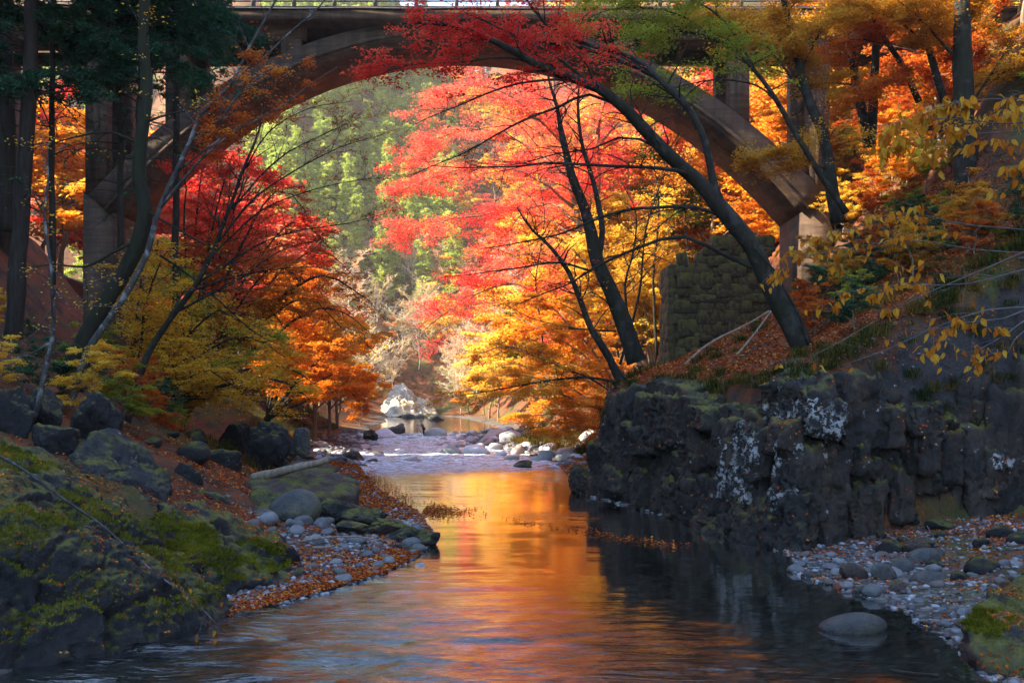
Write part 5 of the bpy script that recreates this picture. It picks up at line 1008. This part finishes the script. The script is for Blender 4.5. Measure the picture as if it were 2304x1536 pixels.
def bushes(n, xf, yf, hf, leaves, label, group, seed, test=lambda x, y: True):
    R2 = RS(seed); k_ = 0
    while k_ < n:
        x, y = R2.uniform(*xf), R2.uniform(*yf)
        if test(x, y):
            lf = leaves[R2.randint(len(leaves))]; H = R2.uniform(*hf); k_ += 1
            far_tree('leafy', x, y, H, lf, ('small ' if H < (hf[0] + hf[1]) / 2 else 'big ') + dict(gold='golden', rust='rusty', ygreen='greenish', yellow='yellow', teal='dark green', orange='orange')[lf] + ' ' + label + (', nearer' if y < sum(yf) / 2 else ', farther'), group, R2, 'shrub')
bushes(26, (19.3, 28), (59, 73), (2.5, 5.0), ['yellow', 'gold', 'orange', 'yellow'], 'shrub on the sunlit slope right of the arch leg', 'shrubs right of the arch leg', 16)
bushes(22, (20, 27), (53, 62), (2.4, 4.4), ['yellow', 'gold', 'rust', 'orange'], 'shrub on the slope before the bridge end', 'shrubs before the bridge end', 17, lambda x, y: .345 < x / y < .46)
bushes(40, (10.5, 20), (31, 46), (.9, 2.2), ['teal', 'teal', 'ygreen', 'rust'], 'shrub overgrowing the slope above the cliff', 'shrubs above the cliff', 18, lambda x, y: y > 29.5 + (x - 7.4) * .42 and x / y > .27)
bushes(26, (11.5, 24), (34, 58), (1.4, 3.0), ['gold', 'rust', 'ygreen'], 'shrub on the dark right slope', 'shrubs on the right slope', 14, lambda x, y: x / y > .305 + .02 * (y > 48))
bushes(46, (-28, -11.5), (26, 58), (1.2, 3.0), ['yellow', 'ygreen', 'rust', 'teal'], 'shrub under the cedars on the left slope', 'shrubs under the cedars', 15, lambda x, y: xl(y) - x > 8)
# cedars on the unseen left spur, raising the edge of its shadow
for i in range(26):
    y = R.uniform(5, 66); far_tree('conifer', R.uniform(-62, -37) - .05 * y, y, R.uniform(10, 15), 'teal', 'dark cedar on the unseen spur left of the gorge', 'cedars on the left spur', R)

# ------------------------------------------------------------------ the photographer in the river
def skin(name, verts, edges, radii, mat, parent, sub=1, root=0):
    me = bpy.data.meshes.new(name); me.from_pydata(verts, edges, []); o = link(name, me, parent)
    m_ = o.modifiers.new('skin', 'SKIN'); sv = me.skin_vertices[0].data
    for i, r in enumerate(radii): sv[i].radius = (r, r) if not hasattr(r, '__len__') else r; sv[i].use_root = (i == root)
    m_.use_smooth_shade = True
    s_ = o.modifiers.new('sub', 'SUBSURF'); s_.levels = sub; s_.render_levels = sub; me.materials.append(mat); return o
def flat(name, c, rough=.8):
    k = NT(name); k.principled(k.mix(.3, c, k.ramp(k.noise(12, 4), [(.3, .5), (.7, 1.)]), 'MULTIPLY'), rough); return k.m
pb = np.array(px(953, 981, 113)); pb[2] = -.1
per = empty('person', tuple(pb), 'person in brown jacket and dark trousers bending to a camera in the river', 'person')
skinm, jac, trs, hatm, blk = flat('skin', (.45, .27, .19), .5), flat('brown_jacket', (.24, .085, .045)), flat('dark_trousers', (.02, .022, .035)), flat('dark_cap', (.04, .03, .03)), flat('black_metal', (.015, .015, .017), .4)
# faces left, bent a little at the hips: pelvis first
hip, ch, nk, hd = (0, 0, .95), (-.14, 0, 1.28), (-.22, 0, 1.46), (-.27, 0, 1.56)
bv = [hip, (-.06, 0, 1.1), ch, nk, hd, (-.29, 0, 1.68), (.02, -.10, .90), (-.03, -.12, .50), (.04, -.13, .08), (-.12, -.13, .03), (.06, .10, .90), (.02, .14, .50), (.12, .15, .08), (-.04, .15, .03),
      (-.15, -.19, 1.40), (-.28, -.24, 1.15), (-.50, -.13, 1.22), (-.56, -.11, 1.24), (-.15, .19, 1.40), (-.28, .24, 1.15), (-.50, .10, 1.22), (-.56, .08, 1.24)]
be = [(0, 1), (1, 2), (2, 3), (3, 4), (4, 5), (0, 6), (6, 7), (7, 8), (8, 9), (0, 10), (10, 11), (11, 12), (12, 13), (2, 14), (14, 15), (15, 16), (16, 17), (2, 18), (18, 19), (19, 20), (20, 21)]
br = [.15, .14, .16, .06, .095, .085, .085, .06, .045, .04, .085, .06, .045, .04, .06, .045, .03, .035, .06, .045, .03, .035]
for hand, s in ((17, -1), (21, 1)):
    b0 = np.array(bv[hand])
    for f_ in range(5):
        a = b0 + (-.045 - .008 * (f_ in (1, 2)), (f_ - 1.5) * .018, .012); c_ = a + (-.035, 0, -.02)
        if f_ == 4: a = b0 + (-.02, -s * .035, .02); c_ = a + (-.03, -s * .01, -.01)
        i = len(bv); bv += [tuple(a), tuple(c_)]; be += [(hand, i), (i, i + 1)]; br += [.01, .008]
skin('body', bv, be, br, skinm, per)
skin('jacket', [(.02, 0, .86), (-.06, 0, 1.1), ch, (-.20, 0, 1.42), (-.15, -.2, 1.40), (-.28, -.25, 1.15), (-.48, -.14, 1.22), (-.15, .2, 1.40), (-.28, .25, 1.15), (-.48, .11, 1.22)], [(0, 1), (1, 2), (2, 3), (2, 4), (4, 5), (5, 6), (2, 7), (7, 8), (8, 9)], [.2, .19, .2, .09, .09, .07, .055, .09, .07, .055], jac, per, 1, 1)
skin('trousers', [(.02, 0, .96), (.02, -.10, .86), (-.03, -.12, .50), (.04, -.13, .1), (.06, .10, .86), (.02, .14, .50), (.12, .15, .1)], [(0, 1), (1, 2), (2, 3), (0, 4), (4, 5), (5, 6)], [.17, .11, .085, .075, .11, .085, .075], trs, per)
V, F = rock(3, 3, (.115, .105, .1), 0, .02); V[:, 2] = np.maximum(V[:, 2], -.01); link('cap', mesh('cap', V + np.array((-.285, 0, 1.70)), F, hatm), per)
for s in (-1, 1):
    V, F = ico(1); link('ear', mesh('ear', V * np.array((.02, .012, .032)) + np.array((-.27, s * .10, 1.64)), F, skinm), per); link('eye', mesh('eye', V * .012 + np.array((-.375, s * .035, 1.655)), F, trs), per)
V, F = ico(1); link('nose', mesh('nose', V * np.array((.022, .014, .02)) + np.array((-.382, 0, 1.625)), F, skinm), per)
A = Acc(); A.box(-.378, -.366, -.025, .025, 1.585, 1.592); link('mouth', A.mesh('mouth', flat('lips', (.3, .12, .1)), (0, 0, 0), False), per)
tb = pb + np.array((-.62, -.02, 0)); tri = empty('tripod', tuple(tb), 'black tripod standing in the shallow water before the bending person', 'tripod')
for a in (0.4, 2.5, 4.6):
    A = Acc(); A.add(*tube([(0, 0, 1.1), (.3 * math.cos(a), .3 * math.sin(a), .5), (.52 * math.cos(a), .52 * math.sin(a), .02)], [.022, .018, .012], 6)); link('leg', A.mesh('leg', blk), tri)
A = Acc(); A.add(*tube([(0, 0, 1.0), (0, 0, 1.2)], [.025, .025], 8)); link('centre_column', A.mesh('centre_column', blk), tri)
cmr = empty('camera_body', tuple(tb + np.array((0, 0, 1.2))), 'black camera with a lens mounted on the tripod', 'camera')
A = Acc(); A.box(-.05, .05, -.075, .075, 0, .10); A.box(-.04, .04, -.03, .03, .101, .13); link('body', A.mesh('body', blk, (0, 0, 0), False), cmr)
A = Acc(); A.add(*tube([(-.05, 0, .05), (-.12, 0, .05), (-.2, 0, .05)], [.035, .038, .042], 12)); link('lens', A.mesh('lens', blk), cmr)

# ------------------------------------------------------------------ air
k = NT('gorge_haze'); vol = k.n('VolumePrincipled'); vol.inputs['Color'].default_value = (1, .92, .76, 1); vol.inputs['Density'].default_value = .00022; vol.inputs['Anisotropy'].default_value = .3
k.t.links.new(vol.outputs[0], k.out.inputs['Volume'])
A = Acc(); A.box(-430, 430, -70, 700, -3, 260); hz_ = link('haze', A.mesh('haze', k.m, (0, 0, 0), False)); tag(hz_, 'thin pale haze filling the gorge', None, None, 'stuff')
